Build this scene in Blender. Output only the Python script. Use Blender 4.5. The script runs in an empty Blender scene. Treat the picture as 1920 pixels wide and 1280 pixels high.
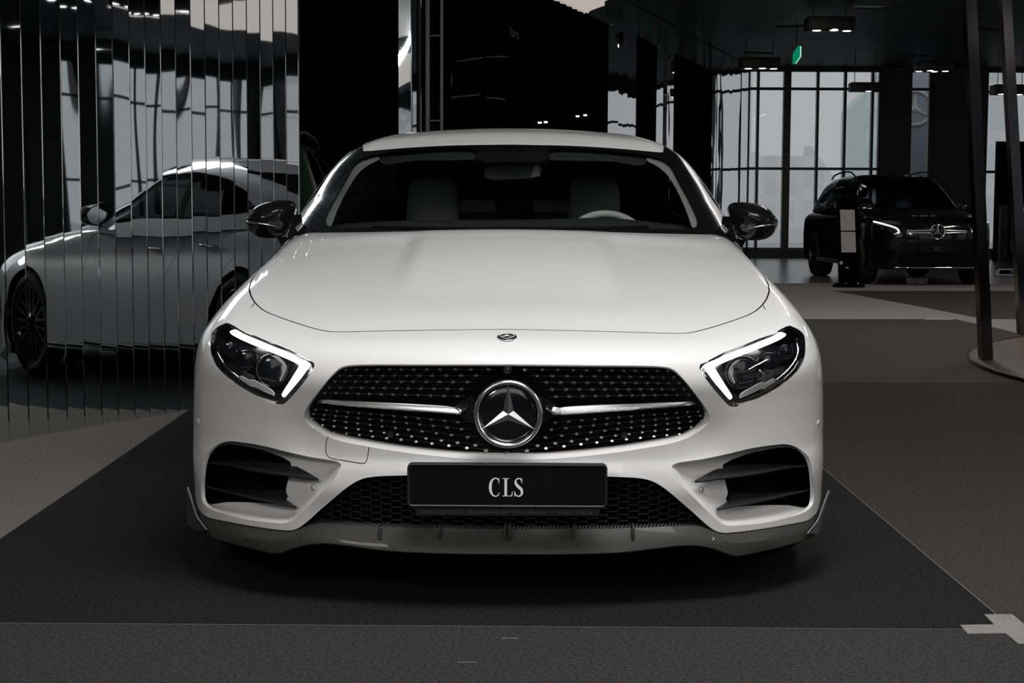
import bpy, bmesh, math, random
import numpy as np
from mathutils import Vector, Matrix, Euler
from mathutils.geometry import delaunay_2d_cdt
random.seed(7); np.random.seed(7)
C = bpy.context.scene.collection
PI = math.pi

# ------------------------------------------------------------------ camera model
F_PX = 2950.0
CAM_LOC = np.array([0.0, -4.2, 1.09])
CAM_PITCH = math.atan((640-394)/F_PX); CAM_ROLL = math.radians(0.25)
CAM_EUL = (Matrix.Rotation(PI/2 - CAM_PITCH, 3, 'X') @ Matrix.Rotation(CAM_ROLL, 3, 'Z'))
CAM_R = np.array(CAM_EUL)
CAR_LOC = np.array([-0.0145, 0.0, 0.0]); CAR_YAW = math.radians(-0.35)
CAR_R = np.array(Matrix.Rotation(CAR_YAW, 3, 'Z'))

def px_dirs(p):
    """measured image positions -> sight directions in the room"""
    p = np.asarray(p, float).reshape(-1, 2)
    d = np.stack([(p[:,0]-960)/F_PX, (640-p[:,1])/F_PX, -np.ones(len(p))], 1)
    return d @ CAM_R.T
def px_room(px, py, y):
    d = px_dirs([(px, py)])[0]
    return CAM_LOC + d*((y-CAM_LOC[1])/d[1])
def px_floor(px, py, z=0.0):
    d = px_dirs([(px, py)])[0]
    return CAM_LOC + d*((z-CAM_LOC[2])/d[2])
def px_car(p):
    """sight rays in the frame of the white car"""
    d = px_dirs(p) @ CAR_R
    o = (CAM_LOC-CAR_LOC) @ CAR_R
    return np.repeat(o[None], len(d), 0), d
def px_at(p, y):
    """points of the white car at the distances y behind its nose"""
    o, d = px_car(p)
    y = np.broadcast_to(np.asarray(y, float), (len(d),))
    return o + d*((y-o[:,1])/d[:,1])[:,None]

# ------------------------------------------------------------------ maths helpers
class Sp:
    """monotone cubic through a table, straight beyond its ends"""
    def __init__(s, pts):
        a = np.array(pts, float); s.x, s.y = a[:,0], a[:,1]
        h = np.diff(s.x); dl = np.diff(s.y)/h
        m = np.zeros(len(s.x)); m[0], m[-1] = dl[0], dl[-1]
        for i in range(1, len(dl)):
            if dl[i-1]*dl[i] > 0:
                w1, w2 = 2*h[i]+h[i-1], h[i]+2*h[i-1]
                m[i] = (w1+w2)/(w1/dl[i-1]+w2/dl[i])
        s.m = m
    def __call__(s, q):
        q = np.asarray(q, float)
        i = np.clip(np.searchsorted(s.x, q)-1, 0, len(s.x)-2)
        h = s.x[i+1]-s.x[i]; t = (q-s.x[i])/h
        tc = np.clip(t, 0, 1); t2, t3 = tc*tc, tc**3
        r = (2*t3-3*t2+1)*s.y[i]+(t3-2*t2+tc)*h*s.m[i]+(-2*t3+3*t2)*s.y[i+1]+(t3-t2)*h*s.m[i+1]
        return r + np.where(t < 0, t*h*s.m[i], 0) + np.where(t > 1, (t-1)*h*s.m[i+1], 0)
def sstep(a, b, x):
    t = np.clip((x-a)/(b-a), 0, 1); return t*t*(3-2*t)
def smax(a, b, k):
    h = np.maximum(k-np.abs(a-b), 0)/k
    return np.maximum(a, b)+h*h*k*0.25
def curve(pts, step=None, n=None, closed=False, sharp=()):
    """Catmull-Rom through the points, resampled evenly"""
    P = np.array(pts, float)
    N = len(P); out = []
    segs = N if closed else N-1
    for i in range(segs):
        p1, p2 = P[i], P[(i+1) % N]
        p0 = P[(i-1) % N] if (closed or i > 0) else 2*p1-p2
        p3 = P[(i+2) % N] if (closed or i < N-2) else 2*p2-p1
        if i in sharp: p0 = 2*p1-p2
        if (i+1) % N in sharp: p3 = 2*p2-p1
        d1 = max(np.linalg.norm(p1-p0), 1e-9)**.5; d2 = max(np.linalg.norm(p2-p1), 1e-9)**.5; d3 = max(np.linalg.norm(p3-p2), 1e-9)**.5
        m1 = (p2-p0)/(d1+d2)*1.0; m2 = (p3-p1)/(d2+d3)*1.0
        m1 = (p1-p0)/d1-(p2-p0)/(d1+d2)+(p2-p1)/d2; m2 = (p2-p1)/d2-(p3-p1)/(d2+d3)+(p3-p2)/d3
        m1 *= d2; m2 *= d2
        t = np.linspace(0, 1, 25)[:-1, None]
        out.append((2*t**3-3*t**2+1)*p1+(t**3-2*t**2+t)*m1+(-2*t**3+3*t**2)*p2+(t**3-t**2)*m2)
    Q = np.concatenate(out+([] if closed else [P[-1:]]))
    if closed: Q = np.concatenate([Q, Q[:1]])
    L = np.concatenate([[0], np.cumsum(np.linalg.norm(np.diff(Q, axis=0), axis=1))])
    if n is None: n = max(3, int(round(L[-1]/step))+1)
    s = np.linspace(0, L[-1], n+1 if closed else n)
    R = np.stack([np.interp(s, L, Q[:,k]) for k in range(P.shape[1])], 1)
    return R[:-1] if closed else R
def inside(poly, p):
    x, y = p[:,0], p[:,1]; r = np.zeros(len(p), bool); n = len(poly)
    for i in range(n):
        x1, y1 = poly[i]; x2, y2 = poly[(i+1) % n]
        if y1 == y2: continue
        c = ((y1 > y) != (y2 > y)) & (x < (x2-x1)*(y-y1)/(y2-y1)+x1)
        r ^= c
    return r
def hit(g, o, d, t0, t1, n=160):
    """first crossing of g = 0 along each ray"""
    ts = np.linspace(t0, t1, n); N = len(o)
    v = np.stack([g(*(o+d*t).T) for t in ts], 1)
    ch = (v[:,:-1] > 0) != (v[:,1:] > 0)
    idx = ch.argmax(1); ok = ch.any(1)
    a, b = ts[idx], ts[idx+1]; va = v[np.arange(N), idx]
    for _ in range(26):
        m = (a+b)/2; vm = g(*(o+d*m[:,None]).T); s = (vm > 0) == (va > 0)
        a = np.where(s, m, a); b = np.where(s, b, m)
    t = (a+b)/2
    return o+d*t[:,None], ok
def grad(g, p, e=2e-3):
    x, y, z = p.T
    n = np.stack([g(x+e,y,z)-g(x-e,y,z), g(x,y+e,z)-g(x,y-e,z), g(x,y,z+e)-g(x,y,z-e)], 1)
    return n/np.maximum(np.linalg.norm(n, axis=1), 1e-9)[:,None]

# ------------------------------------------------------------------ object helpers
def link(o, parent=None):
    C.objects.link(o)
    if parent is not None: o.parent = parent
    return o
def mesh_obj(name, V, F, mat, parent=None, normals=None, smooth=True, sharp=None):
    me = bpy.data.meshes.new(name)
    me.from_pydata([tuple(map(float, v)) for v in V], [], [tuple(map(int, f)) for f in F])
    if smooth: me.polygons.foreach_set('use_smooth', [True]*len(me.polygons))
    me.update()
    if normals is not None:
        me.normals_split_custom_set_from_vertices([tuple(map(float, n)) for n in normals])
    elif smooth and sharp: me.set_sharp_from_angle(angle=math.radians(sharp))
    o = bpy.data.objects.new(name, me)
    for m in (mat if isinstance(mat, (list, tuple)) else [mat]): me.materials.append(m)
    return link(o, parent)
def bm_obj(name, bm, mat, parent=None, smooth=True, sharp=35):
    me = bpy.data.meshes.new(name); bmesh.ops.recalc_face_normals(bm, faces=bm.faces[:]); bm.to_mesh(me); bm.free()
    if smooth:
        me.polygons.foreach_set('use_smooth', [True]*len(me.polygons)); me.set_sharp_from_angle(angle=math.radians(sharp))
    me.materials.append(mat)
    return link(bpy.data.objects.new(name, me), parent)
def thing(name, label, cat, loc=(0,0,0), rotz=0, group=None):
    o = bpy.data.objects.new(name, None); o.location = loc; o.rotation_euler = (0, 0, rotz); o.empty_display_size = .1
    link(o); return tag(o, label, cat, group)
def tag(o, label=None, cat=None, group=None, kind=None):
    if label: o['label'] = label
    if cat: o['category'] = cat
    if group: o['group'] = group
    if kind: o['kind'] = kind
    return o
def add_box(bm, c, s, rot=None, bevel=0.0, seg=2):
    r = bmesh.ops.create_cube(bm, size=1.0); vs = r['verts']
    M = Matrix.Translation(c) @ (rot.to_4x4() if rot is not None else Matrix()) @ Matrix.Diagonal((s[0], s[1], s[2], 1))
    bmesh.ops.transform(bm, matrix=M, verts=vs)
    if bevel > 0:
        es = list({e for v in vs for e in v.link_edges})
        bmesh.ops.bevel(bm, geom=es, offset=bevel, segments=seg, profile=.5, affect='EDGES')
    return bm
def box_obj(name, c, s, mat, parent=None, bevel=0.0, rot=None):
    bm = bmesh.new(); add_box(bm, c, s, rot, bevel); return bm_obj(name, bm, mat, parent)
def tube_geo(path, r, n=8, V=None, F=None, closed=False, caps=True):
    """round tube along a path; r number or list"""
    P = np.array(path, float); m = len(P); V = [] if V is None else V; F = [] if F is None else F
    rr = np.broadcast_to(np.asarray(r, float), (m,)); base = len(V)
    T = np.gradient(P, axis=0)
    if closed: T = np.roll(P, -1, 0)-np.roll(P, 1, 0)
    T /= np.maximum(np.linalg.norm(T, axis=1), 1e-9)[:,None]
    up = np.array([0, 0, 1.0]) if abs(T[0][2]) < .9 else np.array([1.0, 0, 0])
    for i in range(m):
        a = up-T[i]*np.dot(up, T[i]); a /= np.linalg.norm(a); up = a
        b = np.cross(T[i], a)
        for k in range(n):
            th = 2*PI*k/n; V.append(P[i]+rr[i]*(a*math.cos(th)+b*math.sin(th)))
    for i in range(m if closed else m-1):
        for k in range(n):
            j = (i+1) % m
            F.append((base+i*n+k, base+i*n+(k+1) % n, base+j*n+(k+1) % n, base+j*n+k))
    if caps and not closed:
        F.append(tuple(base+k for k in range(n))[::-1]); F.append(tuple(base+(m-1)*n+k for k in range(n)))
    return V, F
def lathe_geo(prof, n=48, axis='x', V=None, F=None):
    """prof: (radius, along) pairs turned about an axis"""
    V = [] if V is None else V; F = [] if F is None else F; base = len(V); m = len(prof)
    for k in range(n):
        c, s = math.cos(2*PI*k/n), math.sin(2*PI*k/n)
        for r, a in prof:
            V.append({'x': (a, r*c, r*s), 'y': (r*c, a, r*s), 'z': (r*c, r*s, a)}[axis])
    for k in range(n):
        for i in range(m-1):
            a, b = base+k*m+i, base+((k+1) % n)*m+i
            F.append((a, a+1, b+1, b))
    return V, F
def loft(rows, closed=False):
    """quads between equal-length rows of points"""
    V = [p for r in rows for p in r]; n = len(rows[0]); F = []
    for i in range(len(rows)-1):
        for k in range(n if closed else n-1):
            a, b = i*n+k, i*n+(k+1) % n
            F.append((a, b, b+n, a+n))
    return V, F
def fill2d(loop):
    """triangles that fill a simple closed 2-D loop"""
    r = delaunay_2d_cdt([Vector(p) for p in loop], [], [list(range(len(loop)))], 1, 1e-7)
    return r
def prism(name, loop, fn, depth, mat, parent=None, bevel=0.0):
    """2-D outline extruded: fn(u, v, d) places a point, d runs 0..depth"""
    bm = bmesh.new(); n = len(loop)
    a = [bm.verts.new(fn(u, v, 0)) for u, v in loop]; b = [bm.verts.new(fn(u, v, depth)) for u, v in loop]
    bm.faces.new(a); bm.faces.new(b[::-1])
    for i in range(n): bm.faces.new((a[i], b[i], b[(i+1) % n], a[(i+1) % n]))
    if bevel: bmesh.ops.bevel(bm, geom=[e for e in bm.edges], offset=bevel, segments=2, profile=.5, affect='EDGES')
    bmesh.ops.triangulate(bm, faces=[f for f in bm.faces if len(f.verts) > 4])
    return bm_obj(name, bm, mat, parent)
def mirror_obj(o, name=None, parent=None):
    """the same part on the other side of the car"""
    me = o.data.copy(); V = np.empty(len(me.vertices)*3); me.vertices.foreach_get('co', V)
    V = V.reshape(-1, 3); V[:,0] *= -1
    mats = [m for m in o.data.materials]
    P = [tuple(p.vertices)[::-1] for p in o.data.polygons]
    mi = [p.material_index for p in o.data.polygons]
    N = None
    if o.data.has_custom_normals:
        N = np.zeros((len(V), 3))
        for lp, cn in zip(o.data.loops, o.data.corner_normals): N[lp.vertex_index] = cn.vector
        N[:,0] *= -1
    q = mesh_obj(name or o.name.split('.')[0], V, P, mats, parent or o.parent, normals=N, smooth=True, sharp=None if N is not None else 35)
    q.data.polygons.foreach_set('material_index', mi)
    for k in ('label', 'kind'):
        if k in o: q[k] = o[k]
    return q

# ------------------------------------------------------------------ materials
def mat(name, col=(.8,.8,.8), rough=.5, metal=0.0, coat=0.0, coat_rough=.03, spec=.5, emit=None, estr=0.0, sheen=0.0):
    m = bpy.data.materials.new(name); m.use_nodes = True
    b = m.node_tree.nodes['Principled BSDF']
    b.inputs['Base Color'].default_value = (*col, 1); b.inputs['Roughness'].default_value = rough
    b.inputs['Metallic'].default_value = metal; b.inputs['Coat Weight'].default_value = coat
    b.inputs['Coat Roughness'].default_value = coat_rough; b.inputs['Specular IOR Level'].default_value = spec
    if emit: b.inputs['Emission Color'].default_value = (*emit, 1); b.inputs['Emission Strength'].default_value = estr
    return m
def nodes(m): return m.node_tree.nodes, m.node_tree.links, m.node_tree.nodes['Principled BSDF']
def noise_bump(m, scale=400, strength=.1, dist=.002, detail=2):
    N, L, b = nodes(m)
    t = N.new('ShaderNodeTexCoord'); n = N.new('ShaderNodeTexNoise'); n.inputs['Scale'].default_value = scale; n.inputs['Detail'].default_value = detail
    u = N.new('ShaderNodeBump'); u.inputs['Strength'].default_value = strength; u.inputs['Distance'].default_value = dist
    L.new(t.outputs['Object'], n.inputs['Vector']); L.new(n.outputs['Fac'], u.inputs['Height']); L.new(u.outputs['Normal'], b.inputs['Normal'])
    return m
def noise_color(m, c1, c2, scale=200, detail=2, lo=.4, hi=.6):
    N, L, b = nodes(m)
    t = N.new('ShaderNodeTexCoord'); n = N.new('ShaderNodeTexNoise'); n.inputs['Scale'].default_value = scale; n.inputs['Detail'].default_value = detail
    r = N.new('ShaderNodeValToRGB'); r.color_ramp.elements[0].position = lo; r.color_ramp.elements[1].position = hi
    r.color_ramp.elements[0].color = (*c1, 1); r.color_ramp.elements[1].color = (*c2, 1)
    L.new(t.outputs['Object'], n.inputs['Vector']); L.new(n.outputs['Fac'], r.inputs['Fac']); L.new(r.outputs['Color'], b.inputs['Base Color'])
    return m
def carbon(name, scale=39, c1=(.004,.004,.004), c2=(.13,.13,.13), ang=.6, coat=.25, spec=.25):
    m = mat(name, (.02,.02,.02), .5, 0, coat, .04, spec=spec)
    N, L, b = nodes(m)
    t = N.new('ShaderNodeTexCoord'); mp = N.new('ShaderNodeMapping'); mp.inputs['Rotation'].default_value = (0, ang, 0)
    w = N.new('ShaderNodeTexWave'); w.bands_direction = 'Z'; w.inputs['Scale'].default_value = scale; w.inputs['Distortion'].default_value = .15
    r = N.new('ShaderNodeValToRGB'); r.color_ramp.elements[0].color = (*c1, 1); r.color_ramp.elements[1].color = (*c2, 1)
    r.color_ramp.elements[0].position = .35; r.color_ramp.elements[1].position = .65
    L.new(t.outputs['Object'], mp.inputs['Vector']); L.new(mp.outputs['Vector'], w.inputs['Vector']); L.new(w.outputs['Fac'], r.inputs['Fac'])
    L.new(r.outputs['Color'], b.inputs['Base Color'])
    return m
def glass(name, tint=(1,1,1), refl=.06, rough=0.0):
    """thin pane: lets light straight through, mirrors a little, more at a glancing angle"""
    m = bpy.data.materials.new(name); m.use_nodes = True; nt = m.node_tree; nt.nodes.clear()
    o = nt.nodes.new('ShaderNodeOutputMaterial'); t = nt.nodes.new('ShaderNodeBsdfTransparent'); t.inputs[0].default_value = (*tint, 1)
    g = nt.nodes.new('ShaderNodeBsdfGlossy'); g.inputs['Roughness'].default_value = rough
    lw = nt.nodes.new('ShaderNodeFresnel'); lw.inputs['IOR'].default_value = 1.45
    mx = nt.nodes.new('ShaderNodeMixShader')
    ml = nt.nodes.new('ShaderNodeMath'); ml.operation = 'MULTIPLY'; ml.inputs[1].default_value = refl/.034; ml.use_clamp = True
    nt.links.new(lw.outputs[0], ml.inputs[0]); nt.links.new(ml.outputs[0], mx.inputs[0])
    nt.links.new(t.outputs[0], mx.inputs[1]); nt.links.new(g.outputs[0], mx.inputs[2]); nt.links.new(mx.outputs[0], o.inputs[0])
    return m
def emis(name, col, s):
    m = bpy.data.materials.new(name); m.use_nodes = True; nt = m.node_tree; nt.nodes.clear()
    o = nt.nodes.new('ShaderNodeOutputMaterial'); e = nt.nodes.new('ShaderNodeEmission')
    e.inputs[0].default_value = (*col, 1); e.inputs[1].default_value = s; nt.links.new(e.outputs[0], o.inputs[0]); return m

# ------------------------------------------------------------------ body shells cut into panels
class Shell:
    """A smooth closed body given by a signed function g (negative inside), seen from an inner centre c.
    Curves drawn on it cut it into panels."""
    def __init__(s, g, c, tmax=3.6):
        s.g = g; s.c = np.array(c, float); s.tmax = tmax; s.curves = []; s.regions = []
    def uv(s, P):
        q = np.asarray(P, float)-s.c
        return np.stack([np.arctan2(q[:,0], -q[:,1]), np.arctan2(q[:,2], np.hypot(q[:,0], q[:,1]))], 1)
    def pos(s, uv):
        a, e = uv.T
        d = np.stack([np.sin(a)*np.cos(e), -np.cos(a)*np.cos(e), np.sin(e)], 1)
        d[np.abs(d[:,0]) < 1e-9, 0] = 0
        P, ok = hit(s.g, np.repeat(s.c[None], len(d), 0), d, .15, s.tmax, 140)
        return P
    def nrm(s, P): return grad(s.g, P)
    def from_px(s, p, t0=3.6, t1=9.0, n=500):
        o, d = px_car(p)
        d = d/np.linalg.norm(d, axis=1)[:,None]
        P, ok = hit(s.g, o, d, t0, t1, n)
        if not ok.all(): print('ray missed', np.asarray(p)[~ok].tolist()[:4])
        P = P[ok]; P[:,0] = np.abs(P[:,0]); return P
    def from_top(s, xy, z0=1.6):
        xy = np.asarray(xy, float); o = np.column_stack([xy, np.full(len(xy), z0)])
        return hit(s.g, o, np.repeat([[0, 0, -1.0]], len(o), 0), 0, z0-.1, 300)[0]
    def from_side(s, yz, x0=1.15):
        yz = np.asarray(yz, float); o = np.column_stack([np.full(len(yz), x0), yz])
        return hit(s.g, o, np.repeat([[-1.0, 0, 0]], len(o), 0), 0, x0-.02, 300)[0]
    def from_front(s, xz, y0=-.3):
        xz = np.asarray(xz, float); o = np.column_stack([xz[:,0], np.full(len(xz), y0), xz[:,1]])
        return hit(s.g, o, np.repeat([[0, 1.0, 0]], len(o), 0), 0, 2.5, 400)[0]
    def add_curve(s, P3): s.curves.append(s.uv(P3)); return s.curves[-1]
    def add_region(s, name, poly_uv): s.regions.append((name, np.asarray(poly_uv)))
    def build(s, seeds3, spacing_uv=.006):
        """triangulate the half body with the curves as edges; returns panels {name: (uv, tris)}"""
        pts, edges = [], []
        for c in s.curves:
            b = len(pts); pts += [tuple(p) for p in c]; edges += [(b+i, b+i+1) for i in range(len(c)-1)]
        cp = np.array(pts)
        su = s.uv(seeds3)
        keep = np.ones(len(su), bool)
        for i in range(0, len(su), 500):
            d = np.sqrt(((su[i:i+500, None]-cp[None])**2).sum(2)).min(1); keep[i:i+500] = d > spacing_uv*.55
        su = su[keep]; pts += [tuple(p) for p in su]
        r = delaunay_2d_cdt([Vector(p) for p in pts], edges, [], 0, 1e-6)
        uv = np.array([tuple(v) for v in r[0]]); tri = np.array([f for f in r[2] if len(f) == 3])
        cen = uv[tri].mean(1); lab = np.full(len(tri), -1)
        for k, (nm, poly) in enumerate(s.regions):
            m = inside(poly, cen) & (lab < 0); lab[m] = k
        P = s.pos(uv); P[np.abs(uv[:,0]) < 1e-7, 0] = 0
        s.P, s.UV = P, uv; s.N = s.nrm(P)
        out = {}
        for k, (nm, _) in enumerate(s.regions):
            t = tri[lab == k]
            if len(t): out.setdefault(nm, []).append(t)
        return {k: np.concatenate(v) for k, v in out.items()}
    def panel(s, tris, gap=.0018, lip=.012, both=True, centre=True):
        """mesh of one panel with its edges turned inward; both: mirrored across the middle and welded"""
        used, inv = np.unique(tris, return_inverse=True); T = inv.reshape(-1, 3)
        P, N = s.P[used].copy(), s.N[used]
        a, b, c_ = P[T[:,0]], P[T[:,1]], P[T[:,2]]
        fl = (np.cross(b-a, c_-a)*N[T].mean(1)).sum(1) < 0
        T[fl] = T[fl][:, ::-1]
        cnt = {}
        for t in T:
            for i in range(3):
                e = (int(t[i]), int(t[(i+1) % 3])); cnt[tuple(sorted(e))] = cnt.get(tuple(sorted(e)), 0)+1
        be = []
        for t in T:
            for i in range(3):
                e = (int(t[i]), int(t[(i+1) % 3]))
                if cnt[tuple(sorted(e))] == 1 and not (centre and P[e[0],0] < 1e-4 and P[e[1],0] < 1e-4): be.append(e)
        B = np.zeros_like(P)
        for i, j in be:
            d = P[j]-P[i]; l = np.linalg.norm(d)
            if l < 1e-9: continue
            for k in (i, j): B[k] += np.cross(N[k], d/l)
        bl = np.linalg.norm(B, axis=1); on = bl > 1e-9
        B[on] /= bl[on][:,None]
        dark = set(); s.dark = dark; opn = np.zeros(len(P), bool)
        if getattr(s, 'open_pts', None) is not None:
            for k in np.where(on)[0]: opn[k] = ((s.open_pts-P[k])**2).sum(1).min() < .006**2
        cm = on & (P[:,0] < 1e-4) & centre
        B[cm,0] = 0
        P[on] += B[on]*gap*np.where(opn[on], 0, 1)[:,None]
        V, NN, F = [p for p in P], [n for n in N], [tuple(t) for t in T]
        if lip > 0 and be:
            steps = [(.0, .0, .6), (.3, .25, .35), (1.0, .2, 0.0)] if lip > .004 else [(0, 0, .5), (1.0, .1, 0)]
            ids = {}
            bv = sorted({k for e in be for k in e})
            for q, (dd, ii, w) in enumerate(steps):
                for k in bv:
                    ids[(q, k)] = len(V)
                    sgn = -B[k]
                    V.append(P[k]-N[k]*dd*lip+sgn*0.0)
                    n = N[k]*w+sgn*(1-w); NN.append(n/max(np.linalg.norm(n), 1e-9))
            for i, j in be:
                for q in range(len(steps)-1):
                    F.append((ids[(q,j)], ids[(q,i)], ids[(q+1,i)], ids[(q+1,j)]))
                    if not (opn[i] and opn[j]): dark.add(len(F)-1)
        V, NN = np.array(V), np.array(NN)
        if both:
            n = len(V); idx = np.arange(n)+n
            if centre:
                z = V[:,0] < 1e-4; NN[z & (np.arange(n) < len(P)), 0] = 0
                idx[z] = np.where(z)[0]
            V2, N2 = V.copy(), NN.copy(); V2[:,0] *= -1; N2[:,0] *= -1
            F2 = [tuple(int(idx[k]) for k in f)[::-1] for f in F]; dark |= {k+len(F) for k in list(dark)}
            V = np.concatenate([V, V2]); NN = np.concatenate([NN, N2]); F = F+F2
            NN /= np.maximum(np.linalg.norm(NN, axis=1), 1e-9)[:,None]
            NN[np.linalg.norm(NN, axis=1) < .5] = (0, 0, 1)
        return V, F, NN
    def part(s, name, tris, m, parent, gap=.0018, lip=.012, sides=False):
        """one part across the middle, or one each side"""
        def put(V, F, N):
            o = mesh_obj(name, V, F, m, parent, N)
            if s.dark and lip > .0035:
                o.data.materials.append(M['void'])  # shade in the panel gaps painted on: turned-in edges go matt black
                for k in s.dark: o.data.polygons[k].material_index = 1
            return o
        if not sides:
            V, F, N = s.panel(tris, gap, lip); return put(V, F, N)
        V, F, N = s.panel(tris, gap, lip, both=False, centre=False)
        r = put(V, F, N)
        V = V*[-1, 1, 1]; N = N*[-1, 1, 1]
        return r, put(V, [f[::-1] for f in F], N)

def strip_on(g, P, w, lift, name, m, parent, mirror=False, closed=False):
    """narrow line lying on a body, width w"""
    N = grad(g, P*[1,1,1]); T = np.gradient(P, axis=0)
    if closed: T = np.roll(P, -1, 0)-np.roll(P, 1, 0)
    S = np.cross(N, T); S /= np.maximum(np.linalg.norm(S, axis=1), 1e-9)[:,None]
    if mirror: P = P*[-1,1,1]; N = N*[-1,1,1]; S = S*[-1,1,1]
    rows = [P+S*w/2+N*lift, P-S*w/2+N*lift]
    V, F = loft([np.array(r) for r in rows], closed)
    return mesh_obj(name, V, F, m, parent, np.concatenate([N, N]))
# ================================================================== the white car
PLAN = Sp([(0,0),(.15,.004),(.3,.017),(.45,.043),(.55,.07),(.65,.112),(.75,.175),(.82,.235),(.88,.305),(.92,.37),(.96,.46),(1.0,.60)])
NOSE = Sp([(.10,.075),(.20,.055),(.28,.046),(.36,.030),(.40,.033),(.44,.041),(.50,.036),(.58,.022),(.66,.004),(.72,.0),(.76,.012),(.80,.06),(.90,.25)])
TC = Sp([(-.10,.695),(0,.735),(.10,.762),(.20,.786),(.35,.822),(.6,.868),(1.0,.938),(1.3,.992),(1.52,1.032),(1.8,1.04),(2.4,1.0),(3.6,1.0),(4.3,1.04),(4.6,1.03),(4.95,.985),(5.1,.96)])
TE = Sp([(-.1,.66),(.1,.705),(.3,.770),(.5,.822),(.72,.868),(1.2,.945),(1.78,1.012),(2.2,1.0),(3.0,.985),(3.8,.985),(4.3,.985),(4.7,.955),(5.1,.90)])
WP = Sp([(.05,.951),(.20,.963),(.30,.969),(.45,.967),(.54,.957),(.60,.946),(.66,.930),(.72,.910),(.82,.874),(.90,.870),(.97,.877),(1.05,.872),(1.2,.80)])
WD = Sp([(-.1,.02),(.3,.03),(.6,.03),(.9,.018),(1.5,-.014),(2.0,-.022),(2.8,-.022),(3.4,-.008),(3.8,.0),(4.2,-.02),(4.6,-.075),(4.85,-.17),(5.0,-.30)])
REAR = Sp([(.1,.10),(.3,.02),(.5,0),(.7,0),(.9,.03),(1.05,.10)])
RAKE = lambda y: -.0258+.00814*y
def g_low(x, y, z):
    x = np.abs(x); z = z-RAKE(y)
    e = 2e-3
    sl = (PLAN(x+e)-PLAN(x-e))/(2*e)
    dent = .017*np.exp(-((x-.545)/.075)**2-((z-.49)/.085)**2)
    f = (PLAN(x)+NOSE(z)+dent-y)/np.sqrt(1+sl*sl)
    tc, te = TC(y), TE(y)
    q = np.minimum((x/.82)**2, 1.6)
    dome = .016*sstep(.375,.295,x)*sstep(.45,1.1,y)*sstep(1.62,1.25,y)
    t = z-(tc+(te-tc)*q+dome)
    w = x-(WP(z)+WD(y))
    r = y-(4.985-REAR(z)-.12*(x/.8)**4)
    # wheel-arch flares
    return smax(smax(smax(f, t, .11), w, .11), r, .12)

TC2 = Sp([(1.0,.82),(1.3,.945),(1.5,1.030),(1.8,1.155),(2.1,1.272),(2.3,1.347),(2.42,1.385),(2.6,1.430),(2.9,1.457),(3.2,1.446),(3.6,1.386),(4.0,1.285),(4.3,1.185),(4.6,1.075),(4.9,.96)])
GS = Sp([(.80,.945),(1.0,.893),(1.1,.860),(1.2,.815),(1.28,.770),(1.34,.728),(1.38,.688),(1.42,.62),(1.5,.45)])
def g_up(x, y, z):
    x = np.abs(x); z = z-RAKE(y)
    yy = y-.30*(x/.8)**2*sstep(2.9,2.1,y)
    t = (z-(TC2(yy)-.040*(x/.62)**2*sstep(1.7,2.6,y)))*.9
    w = (x-(GS(z)-.055*np.maximum(y-2.9,0)**2*1.0-.05*np.maximum(2.1-y,0)))*.9
    return smax(t, w, .09)

low = Shell(g_low, (0, 2.3, .45)); up = Shell(g_up, (0, 2.9, .85), 3.0)
def px(pts, n=None, step=3.0, closed=False, sharp=()): return curve(pts, step, n, closed, sharp)

# ---- outlines measured on the left half of the photograph
GRILLE_O = [(951.7,683),(800,683),(685,683),(655,684.5),(640,688),(625,700),(600,730),(578,760),(571.5,772),(570,780),(573,789),(583,799),(597,809),(612,818),(640,827),(690,837),(745,846),(810,854),(872,859.5),(951.7,862)]
LAMP_O = [(424.5,604.8),(415.6,608),(405,614),(397.8,622),(394.8,635),(394,650),(395.6,664),(400,677),(406.7,688),(417,699.5),(429,711),(444,721.5),(463,733),(484,744),(501.8,752),(513.6,756.5),(525.5,758.8),(531.5,757.5),(537.4,753),(550.7,739),(570,716),(585,695),(589.6,684.5),(588,679.5),(580,675),(565.6,667),(543,655),(513.6,642.5),(484,630.5),(454,618.5),(436.4,609)]
INTAKE_PAIRS = [((412,831),(407,838)),((430,827),(425,833)),((454,829),(447,834)),((493,835.5),(495,844)),((537,846.5),(530,857)),((581,856),(545,866)),((624,863),(546,874)),((634,866),(545,880)),((640,871),(544,886)),((636,880),(542,893)),((624,902),(539,905)),((600,927),(536,918)),((581,946),(537,924)),((559,967),(540,931)),((546,977),(530,945)),((533,980.5),(515,945)),((515,980),(497,943)),((471,975),(460,941)),((427,965),(425,941)),((395,954),(400,945)),((384,946),(391,944)),((379,938),(386,939)),((377,920),(382,922)),((378,895),(382.5,895)),((381,870),(387,869)),((388,850),(396,851)),((400,838),(402,842))]
SKIRT = [(372.8,955),(384,966),(392,970),(412,974.5),(440,980),(471,985.5),(500,990),(519,992.3),(543,994),(555,991.5),(565,986),(580,974),(600,956),(620,939),(640,922),(660,907),(678,898),(700,893.5),(740,891.5),(800,890.5),(951.7,890)]
HOOD_F = [(951.7,617.3),(820,618.7),(700,620.8),(640,622),(616,621.3),(598,618),(560,607),(520,593),(495,582),(480,569.5),(470.5,555),(466.8,541)]

# ---- lower body: curves
cg = px(GRILLE_O, step=5, sharp=(0,19)); Pg = low.from_px(cg); Pg[0,0] = Pg[-1,0] = 0
Pg[0,0]=0
cl = px(LAMP_O, step=4, closed=True); Pl = low.from_px(cl); Pl = np.concatenate([Pl, Pl[:1]])
ci = px([a for a, b in INTAKE_PAIRS], step=4, closed=True); Pi = low.from_px(ci); Pi = np.concatenate([Pi, Pi[:1]])
cs = px(SKIRT, step=5); Ps = low.from_px(cs); Ps[-1,0] = 0
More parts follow.
